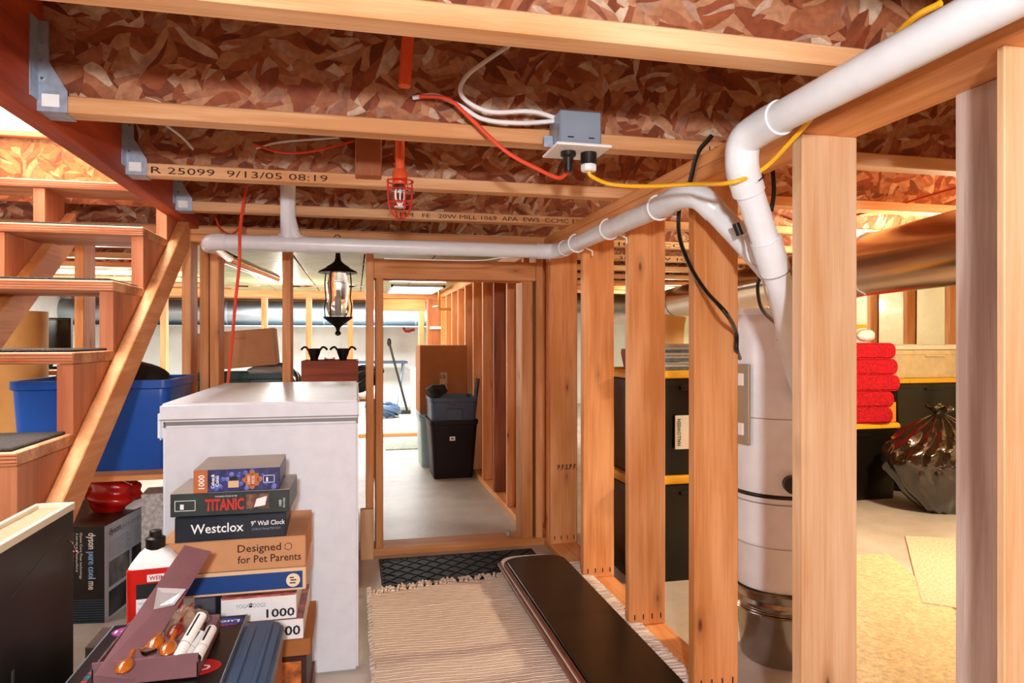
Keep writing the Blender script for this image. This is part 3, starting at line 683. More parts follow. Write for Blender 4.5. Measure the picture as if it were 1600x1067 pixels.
# ================================================================== CABINET / BOXES LOWER LEFT
bc=thing('black_chest','black painted chest with pale rimmed top in lower left corner','chest',(-.585,1.628,0))
MB().box(-.07,0,-1.1,0,0,.688).obj('body',plain('chest_black','1b1813',.45,noise=.25,nscale=8),bc,bevel=.002)
TOPM=wood('chest_top','cdb48f','a88c66','y',knots=False)
MB().box(-.066,-.004,-1.1,-.004,.688,.694).obj('top_panel',TOPM,bc)
cr=plain('cream_rim','e8dcc0',.5)
MB().box(-.072,-.064,-1.1,.002,.688,.703).box(-.008,.002,-1.1,.002,.688,.703).box(-.064,-.008,-.008,.002,.688,.703).obj('top_rim',cr,bc,bevel=.001)
MB().tube([(.001,-.035,.63),(.01,-.035,.625),(.012,-.02,.60),(.01,-.006,.598),(.001,-.006,.60)],.0018,6,smooth=4).obj('hook',CHROME,bc,smooth=True)
SCF=plain('scuff','45453f',.6)
MB().box(.0,.001,-.27,-.262,.44,.47).obj('paint_scuff',SCF,bc)
MB().bar((.0006,-.07,.65),(.0006,-.27,.60),.0006,.002).obj('scratch',SCF,bc)
# fan carton
dz=thing('fan_carton','black and white fan carton standing on floor under the stairs','box',(-.905,2.80,0),-math.radians(8.4))
DBK=plain('carton_black','17110f',.4,noise=.2); DTOP=plain('carton_top','4a2f22',.45,noise=.3)
MB().box(-.30,0,0,.47,0,.358).obj('carton',DBK,dz,bevel=.002)
MB().box(-.30,0,.0,.47,.358,.3595).obj('top_flap',DTOP,dz)
MB().box(.0,.0015,0.002,.47,0,.356).obj('white_side',plain('carton_white','c9ccd4',.45),dz,label='white printed side')
text('dyson pure cool me',PRW,dz,(-.055,-.001,.335),(0,0,-1),(1,0,0),width=.21,size=.036,name='lettering',bold=.012)
text('pure cool',PRBL,dz,(-.055,-.0016,.335-.071),(0,0,-1),(1,0,0),width=.1,size=.036,name='lettering',bold=.012)
for q,s in enumerate(('Dyson Core Flow technology','A new way to personal purified air','Ventilateur purificateur','Reiniging')):
    text(s,PRW if q<2 else PRG,dz,(-.085-.014*q,-.001,.335-.0*q),(0,0,-1),(1,0,0),width=.17-.025*q,size=.012)
lb=MB()
for k in range(11): lb.bar((-.29,-.001,.0+.014*k-.01),(-.0,-.001,.085+.014*k-.11),.001,.003)
lb2=MB()
for k in range(10): lb2.box(-.30,0,-.0015,0,.004+.009*k,.007+.009*k)
lb2.obj('printed_stripes',plain('stripe_blue','2a4a62',.5),dz)
text('dyson',INKB,dz,(.002,.03,.315),(0,1,0),(0,0,1),width=.09,size=.035,bold=.012)
text('pure cooling',PRG,dz,(.002,.13,.315),(0,1,0),(0,0,1),width=.17,size=.03)
for k in range(6):
    text('Personal purifying fan technology',PRG,dz,(.002,.03,.285-.011*k),(0,1,0),(0,0,1),width=.15+.02*(k%2),size=.009)
    text('Cools you and cleans the air',PRG,dz,(.002,.23,.29-.011*k),(0,1,0),(0,0,1),width=.16,size=.009)
PIC=plain('photo_print','7d7a78',.5,noise=.6,nscale=14); PIC2=plain('photo_print_dark','3d3a3c',.5,noise=.7,nscale=16)
MB().box(.0015,.002,.03,.19,.12,.215).obj('printed_photo',PIC,dz); MB().box(.0015,.002,.21,.40,.12,.215).obj('printed_photo',PIC2,dz)
MB().box(.0015,.002,.03,.19,.01,.105).obj('printed_photo',PIC2,dz); MB().box(.0015,.002,.21,.40,.01,.105).obj('printed_photo',PIC,dz)
# supporting cartons on the floor
sc_=thing('brown_support_carton','low dark brown carton on the floor beneath the red bottle','box',(-.42,1.70,0))
MB().box(-.15,.11,-.055,.05,0,.385).obj('carton',plain('carton_dark','3b2315',.7,noise=.3),sc_,bevel=.003)
MB().box(-.002,.002,-.055,.05,.385,.3856).obj('tape_strip',CARDd,sc_)
# stack
STKY=1.76
def pbox(name,label,px0,px1,zt,zb,depth,mat,side=None,rz=0,top=None,group=None,y=STKY,x0=None,x1=None,cat='box'):
    a=x0 if x0 is not None else at(px0,800,Y=y).x; b=x1 if x1 is not None else at(px1,800,Y=y).x
    t=thing(name,label,cat,(b,y,zb),rz,group)
    W=b-a; H=zt-zb
    MB().box(-W,0,0,depth,0,H-.0015).obj('carton',mat,t,bevel=.0015)
    MB().box(-W,0,0,depth,H-.0015,H-.0003).obj('lid_top',top or mat,t)
    return t,W,H
GREYTOP=plain('box_top_grey','a69c93',.35,noise=.12,nscale=8); NAVY=plain('westclox_navy','15202c',.4,noise=.1)
SLATE=plain('titanic_slate','2f3836',.4,noise=.3,nscale=12)
KR=CARD
# lower part of stack
pbox('jigsaw_carton','dark red puzzle box at the very bottom of the stack',0,0,.135,0,.26,plain('puzzle_red','5e2018',.5,noise=.4),x0=-.30,x1=-.112)
t,W,H=pbox('jigsaw_carton','puzzle box with autumn flower picture near the stack bottom',0,0,.268,.136,.24,plain('puzzle_rust','3a1812',.5,noise=.3),x0=-.30,x1=-.118)
MB().box(-.13,-.012,-.001,0,.01,.12).obj('printed_photo',plain('flower_print','b5622a',.5,noise=.9,nscale=30),t)
pbox('flat_carton','thin plain brown carton beneath the white puzzle boxes',0,0,.31,.2685,.25,CARDd,x0=-.30,x1=-.108)
WPZ=plain('puzzle_white','e9e7e6',.45)
t,W,H=pbox('dog_puzzle','white puzzle box marked 000 below the yoga dogs puzzle',345,474,.362,.311,.24,WPZ,top=plain('pic_mix','9a6a6a',.5,noise=.6,nscale=20))
text('1000',INKB,t,(-.075,-.001,.012),(1,0,0),(0,0,1),width=.068,size=.032,bold=.02)
t,W,H=pbox('dog_puzzle','white yoga dogs puzzle box with paw print',345,463,.426,.363,.24,WPZ,top=plain('pic_mix2','b0605c',.5,noise=.7,nscale=30))
text('YOGA',PRG,t,(-.14,-.001,.035),(1,0,0),(0,0,1),width=.03,size=.014); text('DOGS',PRG,t,(-.10,-.001,.035),(1,0,0),(0,0,1),width=.028,size=.014)
MB().ball((-.106,-.001,.038),(.004,.001,.003)).ball((-.109,-.001,.043),(.0015,.001,.002)).ball((-.106,-.001,.0445),(.0015,.001,.002)).ball((-.103,-.001,.043),(.0015,.001,.002)).obj('paw_print',INKB,t)
text('1000',INKB,t,(-.07,-.001,.008),(1,0,0),(0,0,1),width=.066,size=.028,bold=.02)
MB().box(-W+.002,-.002,-.0008,0,.058,.062).obj('printed_strip',plain('pic_mix3','a8584c',.5,noise=.8,nscale=40),t)
pbox('slate_carton','small dark grey carton left of the white puzzles',0,0,.43,.311,.20,plain('slate_card','4b4a55',.6),x0=-.375,x1=-.328)
t,W,H=pbox('banded_carton','cream edged carton with blue band and round cream emblem',285,478,.488,.432,.25,plain('cream_card','e2bd93',.6,noise=.05))
MB().box(-W+.004,-.008,-.0012,0,.006,.047).obj('blue_band',plain('band_blue','153f80',.5),t)
MB().lathe([(.0165,0),(.0165,.001)],c=(-.03,-.0022,.026),n=24,M=Matrix.Rotation(-PI/2,4,'X')@Matrix.Scale(-1,4,(0,0,1))).obj('round_emblem',plain('emblem_cream','e9d5b5',.5),t)
MB().box(-.038,-.024,-.0034,-.003,.018,.021).box(-.036,-.022,-.0034,-.003,.025,.028).box(-.038,-.028,-.0034,-.003,.031,.034).obj('emblem_print',INKB,t)
t,W,H=pbox('pet_carton','tan cardboard mailer printed Designed for Pet Parents',250,477,.566,.489,.26,CARD,rz=0)
text('Designed',INK,t,(-.157,-.001,.045),(1,0,0),(0,0,1),width=.10,size=.026,bold=.008)
text('for Pet Parents',INK,t,(-.157,-.001,.018),(1,0,0),(0,0,1),width=.147,size=.026,bold=.008)
hx=[(-.04+.009*math.cos(PI/3*k+PI/6),-.001,.052+.009*math.sin(PI/3*k+PI/6)) for k in range(7)]
MB().tube(hx,.0008,5).obj('hexagon_mark',INK,t)
MB().box(-.002,.0012,.004,.25,.004,.072).obj('side_flap',CARD,t,bevel=.001)
t,W,H=pbox('clock_carton','dark navy Wall Clock box under the slate puzzle box',274,447,.625,.5665,.19,NAVY,rz=math.radians(1.5),top=NAVY)
text('Westclox',PRW,t,(-W+.035,-.001,.020),(1,0,0),(0,0,1),width=.118,size=.032,bold=.01)
text('9" Wall Clock',PRW,t,(-W+.17,-.001,.031),(1,0,0),(0,0,1),width=.078,size=.016,bold=.008)
text('(22.86cm) Analog Wall Clock',PRG,t,(-W+.172,-.001,.020),(1,0,0),(0,0,1),width=.066,size=.008)
t,W,H=pbox('slate_jigsaw','dark slate TITANIC puzzle box with red title',265,452,.682,.6255,.19,SLATE,rz=math.radians(-1),top=GREYTOP)
text('TITANIC',INKR,t,(-W+.078,-.001,.013),(1,0,0),(0,0,1),width=.088,size=.038,bold=.035)
MB().box(-.10,-.048,-.001,0,.012,.048).obj('printed_photo',plain('ship_print','6a4636',.5,noise=.9,nscale=60),t)
MB().prism([(-.082,.016),(-.056,.02),(-.052,.042),(-.076,.036)],-.0016,-.001,'y').obj('printed_sail',PRW,t)
fr=MB(); 
for (a,b,c,d_) in ((-W+.010,-W+.056,.014,.0152),(-W+.010,-W+.056,.0378,.039),(-W+.010,-W+.0112,.014,.039),(-W+.0548,-W+.056,.014,.039)): fr.box(a,b,-.001,0,c,d_)
fr.box(-W+.022,-W+.030,-.001,0,.018,.03); fr.obj('printed_frame',PRW,t)
text('THE MAIDEN VOYAGE OF THE',PRW,t,(-W+.1,-.001,.044),(1,0,0),(0,0,1),width=.05,size=.005)
text('1000',PRW,t,(-.018,-.001,.016),(0,0,1),(-1,0,0),width=.015,size=.009); text('PIECE PUZZLE',PRW,t,(-.010,-.001,.012),(0,0,1),(-1,0,0),width=.024,size=.006)
t,W,H=pbox('blueberry_jigsaw','small blue and orange 1000 piece puzzle box on top of stack',303,437,.738,.6825,.19,plain('berry_blue','2b2f62',.4,noise=.7,nscale=60),rz=math.radians(1),top=GREYTOP)
t['label']='small blue and orange 1000 piece puzzle box, topmost of stack'
MB().box(-W,-W+.031,-.001,0,0,H-.002).obj('orange_end',plain('puz_orange','b8672f',.45),t)
text('1000',PRW,t,(-W+.024,-.0016,.010),(0,0,1),(-1,0,0),width=.033,size=.019,bold=.01)
text('Cakes &',PRW,t,(-W+.046,-.0016,.010),(0,0,1),(-1,0,0),width=.034,size=.010,bold=.02); text('Cakes',PRW,t,(-W+.056,-.0016,.014),(0,0,1),(-1,0,0),width=.026,size=.010,bold=.02)
for k in range(26):
    u=R.uniform(-W+.04,-.01); v=R.uniform(.004,H-.006)
    MB().ball((u,-.0004,v),(.006,.0015,.006),10,6).obj('berry_print',plain('berry%d'%(k%3),('5565b8','3d4590','6d74c4')[k%3],.4) if k<3 else MATS['berry%d'%(k%3)],t,smooth=True)
pz=MB().box(-.078,-.048,-.0025,0,.012,.042); 
for (a,b) in ((-.063,.010),(-.063,.044),(-.080,.027),(-.046,.027)): pz.lathe([(.006,0),(.006,.0025)],c=(a,0,b),n=12,M=Matrix.Rotation(PI/2,4,'X'))
pz.obj('puzzle_piece_mark',MATS['puz_orange'],t)
text('1000',PRW,t,(-.068,-.003,.018),(0,0,1),(-1,0,0),width=.018,size=.009); text('PIECES',PRW,t,(-.058,-.003,.017),(0,0,1),(-1,0,0),width=.02,size=.008)
MB().box(-.118,-.094,-.0022,0,.010,.026).obj('printed_basket',plain('basket_print','d9b58a',.5),t); MB().box(-.115,-.097,-.0022,0,.027,.036).obj('printed_lid',INKB,t)
fr=MB()
for (a,b,c,d_) in ((-.038,-.012,.018,.019),(-.038,-.012,.035,.036),(-.038,-.037,.018,.036),(-.013,-.012,.018,.036)): fr.box(a,b,-.0022,0,c,d_)
fr.box(-.031,-.027,-.002,0,.021,.031).obj('printed_frame',PRW,t)
# red bottle
b0=at(243,900,Y=1.70); bt_=thing('polish_bottle','red bottle with white shoulder and black cap beside cardboard stack','bottle',(b0.x,1.70,.3862),math.radians(6))
BR=plain('bottle_red','cf1f14',.3); 
def rr_poly(w,d,r,n=5):
    P=[]
    for (cx,cy,a0) in ((w-r,d-r,0),(-w+r,d-r,PI/2),(-w+r,-d+r,PI),(w-r,-d+r,1.5*PI)):
        for k in range(n+1): a=a0+PI/2*k/n; P.append((cx+r*math.cos(a),cy+r*math.sin(a)))
    return P
MB().prism(rr_poly(.056,.03,.014),0,.150).obj('body',BR,bt_,bevel=.004,seg=2,smooth=True)
def loft(secs):
    m=MB(); n=len(secs[0][0]); vs=[]
    for P,z in secs: vs+=[(a,b,z) for a,b in P]
    fs=[(i*n+k,i*n+(k+1)%n,(i+1)*n+(k+1)%n,(i+1)*n+k) for i in range(len(secs)-1) for k in range(n)]
    fs+=[tuple(reversed(range(n))),tuple((len(secs)-1)*n+k for k in range(n))]
    return m.add(vs,fs)
loft([(rr_poly(.053,.028,.014),.150),(rr_poly(.050,.027,.014),.156),(rr_poly(.034,.022,.014),.178),(rr_poly(.020,.0165,.0140),.190)]).obj('shoulder',PRW,bt_,smooth=True)
MB().lathe([(.019,.188),(.021,.192),(.021,.212),(.017,.214),(.013,.216),(.013,.228),(.008,.230)],n=20).obj('cap',BLKP,bt_,smooth=True)
MB().box(-.034,.05,-.0312,-.030,.01,.11).obj('label_sheet',PRW,bt_); 
MB().box(-.034,.05,-.0318,-.0312,.085,.118).obj('label_black',INKB,bt_,bevel=.0002)
MB().box(-.012,.05,-.0322,-.0316,.122,.138).obj('label_white',PRW,bt_)
text('WEIMAN',INKR,bt_,(-.008,-.0328,.126),(1,0,0),(0,0,1),width=.05,size=.013,bold=.02)
for k in range(5): text('Stainless cleaner and polish protects',PRG,bt_,(-.03,-.0318,.074-.013*k),(1,0,0),(0,0,1),width=.07,size=.007)
# board game + tray
GZ=.43
gb=thing('board_game','flat black board game box with red and blue oval logos','game box',(-.238,1.635,GZ))
sup=thing('brown_base_carton','large dark carton on floor under the board game box','box',(-.29,1.27,0))
MB().box(-.14,.11,-.30,.36,0,GZ-.045-.0008).obj('carton',MATS['carton_dark'],sup,bevel=.003)
GBK=plain('game_black','121012',.3,noise=.2)
sup.location=(-.358,1.26,0)
GX0,GX1,GY0,GY1=-.27,0.0,-.62,0.0
MB().box(GX0,GX1,GY0,GY1,-.045,0).obj('carton',GBK,gb,bevel=.0015)
sd=MB().box(GX0-.001,GX1+.001,GY0,GY1,-.045,-.0435); sd.box(GX0-.0016,GX0+.0005,GY0,GY1,-.03,.0008).box(GX1-.0005,GX1+.0012,GY0,GY1,-.03,.0008); sd.obj('box_edge',plain('edge_grey','8d97a3',.5),gb)
def oval(cx,cy,a,b,mat,name='oval_logo',z=.0008): 
    return MB().lathe([(1,0),(1,.0006)],c=(cx,cy,z-.0006),n=32,M=Matrix.Diagonal((a,b,1,1))).obj(name,mat,gb)
oval(-.045,GY1-.035,.042,.024,plain('logo_blue','1c3f94',.4)); text('Lucky',PRW,gb,(-.01,GY1-.03,.001),(-1,0,0),(0,-1,0),width=.065,size=.02,bold=.02); text('GAMES',INKR,gb,(-.012,GY1-.05,.001),(-1,0,0),(0,-1,0),width=.06,size=.014,bold=.02)
oval(-.060,GY1-.245,.05,.034,plain('logo_red','c31d1a',.4)); text('Clue',PRW,gb,(-.028,GY1-.24,.001),(-1,0,0),(0,-1,0),width=.065,size=.03,bold=.02)
oval(-.235,GY1-.04,.028,.024,plain('logo_purple','a0348c',.4)); text('101',PRW,gb,(-.217,GY1-.035,.001),(-1,0,0),(0,-1,0),width=.04,size=.02,bold=.02)
cols=[INKR,plain('dash_teal','2d7276',.5),plain('dash_teal2','275a6e',.5)]
for xx in (-.055,-.24):
    for k in range(24):
        y0=GY1-.085-k*.0085
        MB().box(xx-.005,xx+.005,y0-.006,y0,.0,.0008).obj('dash_print',INKR if k%4==0 else cols[1+k%2],gb)
text('GREEN',plain('dash_green','2f9440',.5),gb,(-.19,GY1-.27,.001),(-1,0,0),(0,-1,0),width=.055,size=.02,bold=.03)
# slate-blue tote lid at the right
tl=thing('plastic_bin','dark blue grey plastic bin lid lying beside the board game','lid',(-.234,1.60,GZ-.045))
TL=plain('slate_plastic','37526f',.3,noise=.1,nscale=6)
secs=[]
lidp=[(.0,-.55),(.082,-.55),(.082,-.035),(.076,-.014),(.06,-.003),(.045,0),(0,0)]
MB().prism(lidp,0,.042).obj('lid_shell',TL,tl,bevel=.007,seg=3,smooth=True)
MB().box(.012,.026,-.55,-.03,.042,.0455).box(.05,.06,-.55,-.03,.042,.0465).obj('rib',TL,tl,bevel=.002)
s2=thing('pale_support_carton','tall plain carton under the blue grey lid','box',(-.192,1.28,0)); MB().box(-.036,.036,-.24,.29,0,GZ-.0455).obj('carton',CARDd,s2,bevel=.002)
# mauve tray with cutlery and pens
MV=plain('mauve_card','7c5458',.55,noise=.08)
tr=thing('mauve_tray','mauve cardboard tray with raised flap holding spoons and pens','tray',(-.365,1.365,GZ+.001))
MB().box(-.09,.085,-.02,.19,0,.003).box(-.09,.085,-.02,-.016,0,.045).box(-.09,-.087,-.02,.19,0,.035).box(.082,.085,-.02,.19,0,.03).box(-.09,.085,.187,.19,0,.035).obj('tray_walls',MV,tr,bevel=.0006)
o=Vector(tr.location)
fp=[at(146,1056,Y=1.320)-o,at(208,1063,Y=1.340)-o,at(330,862,Y=1.570)-o,at(288,852,Y=1.570)-o]
def sheet(m,P,th):
    nrm=(P[1]-P[0]).cross(P[3]-P[0]).normalized()*th
    m.add([tuple(p) for p in P]+[tuple(p+nrm) for p in P],[(3,2,1,0),(4,5,6,7)]+[(i,(i+1)%4,(i+1)%4+4,i+4) for i in range(4)])
    return m
sheet(MB(),fp,.002).obj('raised_flap',MV,tr,bevel=.0005)
tp=[at(240,952,Y=1.420)-o,at(272,945,Y=1.430)-o,at(291,920,Y=1.445)-o,at(246,918,Y=1.445)-o]
sheet(MB(),tp,-.0012).obj('silver_tab',plain('silver_tab','d9dadc',.25,.6),tr)
def pen(label,p,q,r_,cap):
    p,q=Vector(p),Vector(q); t=thing('marker_pen',label,'pen',p,group=None)
    d=q-p
    MB().tube([(0,0,0),tuple(d*.97),tuple(d)],r_,14,rs=[r_,r_,r_*.6]).obj('barrel',PRW,t,smooth=True)
    MB().tube([tuple(d*.30),tuple(d*.31)],r_*1.03,14).obj('cap_seam',PRG,t)
    u=Vector((0,0,1)); sdv=d.cross(u).normalized(); up=sdv.cross(d).normalized()
    MB().bar(tuple(d*.42+up*r_*1.0),tuple(d*.92+up*r_*1.0),r_*.35,.0006,up=up).obj('black_stripe',INKB,t)
    if cap: MB().tube([(0,0,0),tuple(-d.normalized()*.004)],r_*.9,14).obj('end_plug',BLKP,t,smooth=True)
def A(px,py,Y): return at(px,py,Y=Y)
pen('longest white marker pen leaning in the mauve tray',A(276,1030,1.350),A(316,960,1.450),.0102,False)
pen('white marker pen between the longest and the black ended one',A(290,1026,1.370),A(314,990,1.440),.009,False)
pen('white marker pen with black end plug nearest game logos',A(307,1028,1.360),A(331,982,1.450),.0105,True)
AMB=plain('amber_gloss','b35c14',.12,coat=1,noise=.2,spec=.8); AMBR=plain('amber_red','7a1c10',.12,coat=1,noise=.3)
def spoon(label,pb,ph,mat):
    pb,ph=Vector(pb),Vector(ph); t=thing('amber_spoon',label,'spoon',pb); d=(ph-pb)
    rot=d.to_track_quat('X','Z').to_matrix().to_4x4()
    MB().ball((0,0,0),(.024,.015,.009),14,8,M=rot).obj('bowl',mat,t,smooth=True)
    MB().tube([tuple(d.normalized()*.015),tuple(d*.6+Vector((0,0,.004))),tuple(d)],.0042,8,smooth=4).obj('handle',mat,t,smooth=True)
spoon('amber plastic spoon lowest in tray beside the flap',A(195,1040,1.330),A(222,1000,1.420),AMB)
spoon('amber plastic spoon in the middle of tray',A(243,1005,1.390),A(265,955,1.480),AMB)
spoon('large amber plastic spoon next to the marker pens',A(263,1012,1.370),A(285,968,1.470),AMB)
spoon('dark red plastic spoon behind the amber spoons',A(275,985,1.430),A(300,945,1.510),AMBR)
bg=thing('clear_bag','crumpled clear plastic bag bulging behind the spoons','bag',A(285,972,1.480))
bm=MB().ball((0,0,0),(.045,.035,.028),24,14)
bm.v=[(x+.006*math.sin(y*190+z*160),y+.005*math.sin(x*170),z+.006*math.sin(x*210+y*90)) for x,y,z in bm.v]
bm.obj('film',plain('bag_film','c9a78a',.12,alpha=.35,coat=1),bg,smooth=True)
sm=thing('steel_scoop','small shiny steel measuring scoop lying in the tray','scoop',A(232,1022,1.370))
MB().lathe([(.009,0),(.014,.004),(.016,.012),(.015,.012),(.012,.004)],n=18).tube([(.0,.014,.011),(.012,.05,.018)],.002,6).obj('scoop_bowl',CHROME,sm,smooth=True)
sm2=thing('bottle_top','round brown bottle cap beside the steel scoop','cap',A(218,1030,1.350)+Vector((.012,.02,.0)))
MB().lathe([(.011,0),(.011,.008),(.009,.01)],n=18).obj('cap_shell',plain('cap_brown','6b4636',.4),sm2,smooth=True)
# clutter beneath stairs
def lump(name,label,cat,c,r,mat,seed=1,amp=.12,n=28,m=18,part='body'):
    t=thing(name,label,cat,(c[0],c[1],c[2]-r[2]))
    b=MB().ball((0,0,r[2]),r,n,m); q=random.Random(seed); ph=[q.uniform(0,6) for _ in range(6)]; f=[q.uniform(8,26) for _ in range(6)]
    vs=[]
    for x,y,z in b.v:
        dd=Vector((x,y,z-r[2])); k=1+amp*(math.sin(x/r[0]*3.1+ph[0]+z*f[0])*.5+math.sin(y/r[1]*4.3+ph[1]+x*f[1])*.3+.25*math.sin(z/r[2]*7+ph[2]+x*f[3]))
        dd*=k; vs.append((dd.x,dd.y,max(0,dd.z+r[2])))
    b.v=vs; b.obj(part,mat,t,smooth=True); return t
REDBAG=plain('red_film','c41812',.2,coat=.6,bump=.4,bscale=30)
sh=thing('understair_shelf','plain board shelf carrying blue totes under the stairs','shelf',(-1.3,3.0,0))
MB().box(-.15,.66,-.27,.32,.535,.555).obj('board',WX,sh,bevel=.002)
for (x,y) in ((-.12,-.25),(.62,-.25),(-.12,.26),(.62,.26)): MB().box(x,x+.04,y,y+.04,0,.535).obj('leg',WZ,sh,bevel=.002)
sh['label']='plain board shelf carrying blue totes under the stairs'
def tote(name,label,cx,cy,z,wx,dy,h,mat,lid=None,lidh=.035,rz=0,group=None,cat='storage tote',open_=False,rim=True,taper=.9,lidmat=None,ribs=True):
    t=thing(name,label,cat,(cx,cy,z),rz,group)
    def rp(k,rr=.035): return rr_poly(wx/2*k,dy/2*k,rr*k,4)
    th=.004
    zt=h-(lidh if lid else 0)
    secs=[(rp(taper),0),(rp(taper+(1-taper)*.8-.02),zt*.8),(rp(.965),zt-.03)]
    if open_ or not lid: secs+=[(rp(.94),zt),(rp(.92),zt),(rp(taper*.97),.012)]
    else: secs+=[(rp(.965),zt)]
    loft(secs).obj('tub',mat,t,smooth=True,bevel=0)
    if rim: loft([(rp(.97),zt-.035),(rp(1.0),zt-.033),(rp(1.0),zt-.005),(rp(.94),zt-.004)][:3]+[(rp(.965),zt-.002)]).obj('rim',mat,t,smooth=True) if not open_ else loft([(rp(.965),zt-.035),(rp(1.0),zt-.03),(rp(1.0),zt),(rp(.92),zt),(rp(.92),zt-.01),(rp(.965),zt-.034)]).obj('rim',mat,t,smooth=True)
    if lid:
        loft([(rp(1.0),zt),(rp(1.02),zt+.004),(rp(1.02),zt+lidh*.65),(rp(.98),zt+lidh),(rp(.90),zt+lidh),(rp(.88),zt+lidh*.7)]).obj('lid',lidmat or TYEL,t,smooth=True)
        if ribs:
            for sx_ in (-1,1): MB().box(sx_*wx*.28-.03,sx_*wx*.28+.03,-dy*.51-.006,-dy*.5,zt+.003,zt+lidh*.8).obj('latch',lidmat or TYEL,t,bevel=.002)
    MB().box(-wx*.12,wx*.12,-dy/2*.99-.008,-dy/2*.95,zt-.05,zt-.03).obj('handle',mat,t,bevel=.003)
    return t
tote('blue_tote','large bright blue open tote on shelf behind the stair stringer',-.955,3.02,.556,.55,.42,.34,TBLUE,open_=True)
lump('black_garment','black quilted clothing heaped in the blue tote behind the stringer','clothing',(-.95,3.05,.88),(.22,.15,.09),plain('black_cloth','15120f',.7,bump=.5,bscale=40),2)
lump('red_bag','crinkled red plastic bag lying on the fan carton below board shelf','bag',(-.95,3.04,.43),(.12,.085,.068),REDBAG,3,.33,48,30)
_c=thing('patterned_carton','small grey patterned box left of the freezer','box',(-.72,2.95,0),.1)
MB().box(-.10,.0,0,.14,0,.44).obj('carton',plain('pattern_grey','c8c4c2',.5,noise=.4,nscale=60),_c,bevel=.002)
_s=thing('dark_cover_carton','added dark carton hiding bright floor beyond the fan carton','box',(-1.3,3.19,0)); MB().box(-.07,.08,-.1,.06,0,.52).obj('carton',MATS['carton_dark'],_s,bevel=.003)  # dark carton added to cover the bright back-lit gap under the shelf
_s=thing('dark_crate','low dark slatted crate on floor between chest and freezer','crate',(-.56,1.86,0)); 
MB().box(-.0,.12,-.0,.28,0,.02).obj('crate_base',MATS['carton_dark'],_s)
for k in range(4):
    MB().box(0,.12,-.008,0,.02+.055*k,.062+.055*k).obj('slat',MATS['carton_dark'],_s,bevel=.001); MB().box(.12,.128,-.008,.288,.02+.055*k,.062+.055*k).obj('slat',MATS['carton_dark'],_s,bevel=.001)
    MB().box(-.008,0,-.008,.288,.02+.055*k,.062+.055*k).obj('slat',MATS['carton_dark'],_s,bevel=.001)
lump('dark_cloth','dark cloth bundled inside the low slatted crate','cloth',(-.50,2.0,.15),(.055,.12,.125),MATS['black_cloth'] if 'black_cloth' in MATS else BLKP,12)
_c2=thing('form_tube','tall tan cardboard tube standing behind the stairs','tube',(at(33,560,Y=3.9).x,3.9,0))
MB().lathe([(.115,0),(.115,1.19),(.108,1.19),(.108,.02)],n=32).obj('tube_wall',plain('tan_tube','cf9f5c',.7),_c2,smooth=True)
_c3=thing('old_monitor','black monitor on a stand behind the stair treads','monitor',(at(78,520,Y=4.3).x,4.3,0))
MB().box(-.11,.11,-.02,.02,.98,1.17).obj('screen_case',BLKP,_c3,bevel=.006); MB().box(-.10,.10,-.0215,-.02,.995,1.155).obj('screen',plain('screen_black','0c0d0d',.15),_c3); MB().box(-.015,.015,-.01,.01,.90,.98).box(-.07,.07,-.05,.05,.885,.90).obj('monitor_stand',BLKP,_c3,bevel=.003)
_t=thing('side_table','plain wooden table behind the partition holding the monitor','table',(at(78,520,Y=4.3).x-.1,4.3,0))
MB().box(-.4,.4,-.25,.25,.86,.884).obj('top',WX,_t,bevel=.003)
for (x,y) in ((-.38,-.23),(.34,-.23),(-.38,.19),(.34,.19)): MB().box(x,x+.04,y,y+.04,0,.86).obj('leg',WZ,_t,bevel=.002)
# ================================================================== LEFT BACK ROOM
gx=at(373,600,Y=4.25).x
tote('green_tote','dark green tote stacked behind freezer, the upper one',gx,4.40,.43,.56,.40,.42,TGRN,open_=True)
tote('green_tote','dark green tote on floor behind freezer, the lower one',gx,4.40,0,.56,.40,.425,TGRN,lid=True,lidmat=TGRN,ribs=False)
cbx=thing('tilted_carton','taped cardboard box tilted on top of the green tote','box',(gx+.01,4.30,.885),0,rot=(0,-math.radians(5),.03))
MB().box(-.235,.205,-.12,.14,.0,.215).obj('carton',CARD,cbx,bevel=.003); MB().box(-.19,-.08,-.1212,-.12,.16,.215).obj('tape',plain('tape_shiny','c9d2de',.15),cbx); MB().box(-.14,-.136,-.1215,-.12,.02,.19).box(-.19,-.09,-.1215,-.12,.10,.104).box(-.19,-.1,-.1215,-.12,.05,.053).obj('string',INK,cbx)
text('FRAGILE',INKR,cbx,(-.03,-.121,.165),(1,0,0),(0,0,1),width=.08,size=.015,name='lettering')
MB().box(-.235,.205,-.012,.012,.215,.216).obj('flap_seam',INK,cbx)
lump('crumpled_packing','crumpled pale cloth peeking between green tote and tilted carton','cloth',(gx+.14,4.33,.86),(.11,.10,.035),plain('pale_cloth','cfc6bc',.8),8)
ox=at(516,580,Y=4.0).x
oc=thing('orange_crate','orange stained wooden crate behind the freezer below lantern','crate',(ox,4.1,0))
MB().box(-.155,.155,-.14,-.128,.02,.93).obj('front_panel',CRATE,oc,bevel=.002); MB().box(-.155,-.143,-.128,.14,.02,.93).box(.143,.155,-.128,.14,.02,.93).obj('side_panel',CRATE,oc,bevel=.002)
MB().box(-.155,.155,.128,.14,.02,.93).obj('back_panel',CRATE,oc,bevel=.002); MB().box(-.143,.143,-.128,.128,.85,.862).obj('inner_shelf',CRATE,oc); MB().box(-.155,.155,-.14,.14,0,.02).obj('base_panel',CRATE,oc)
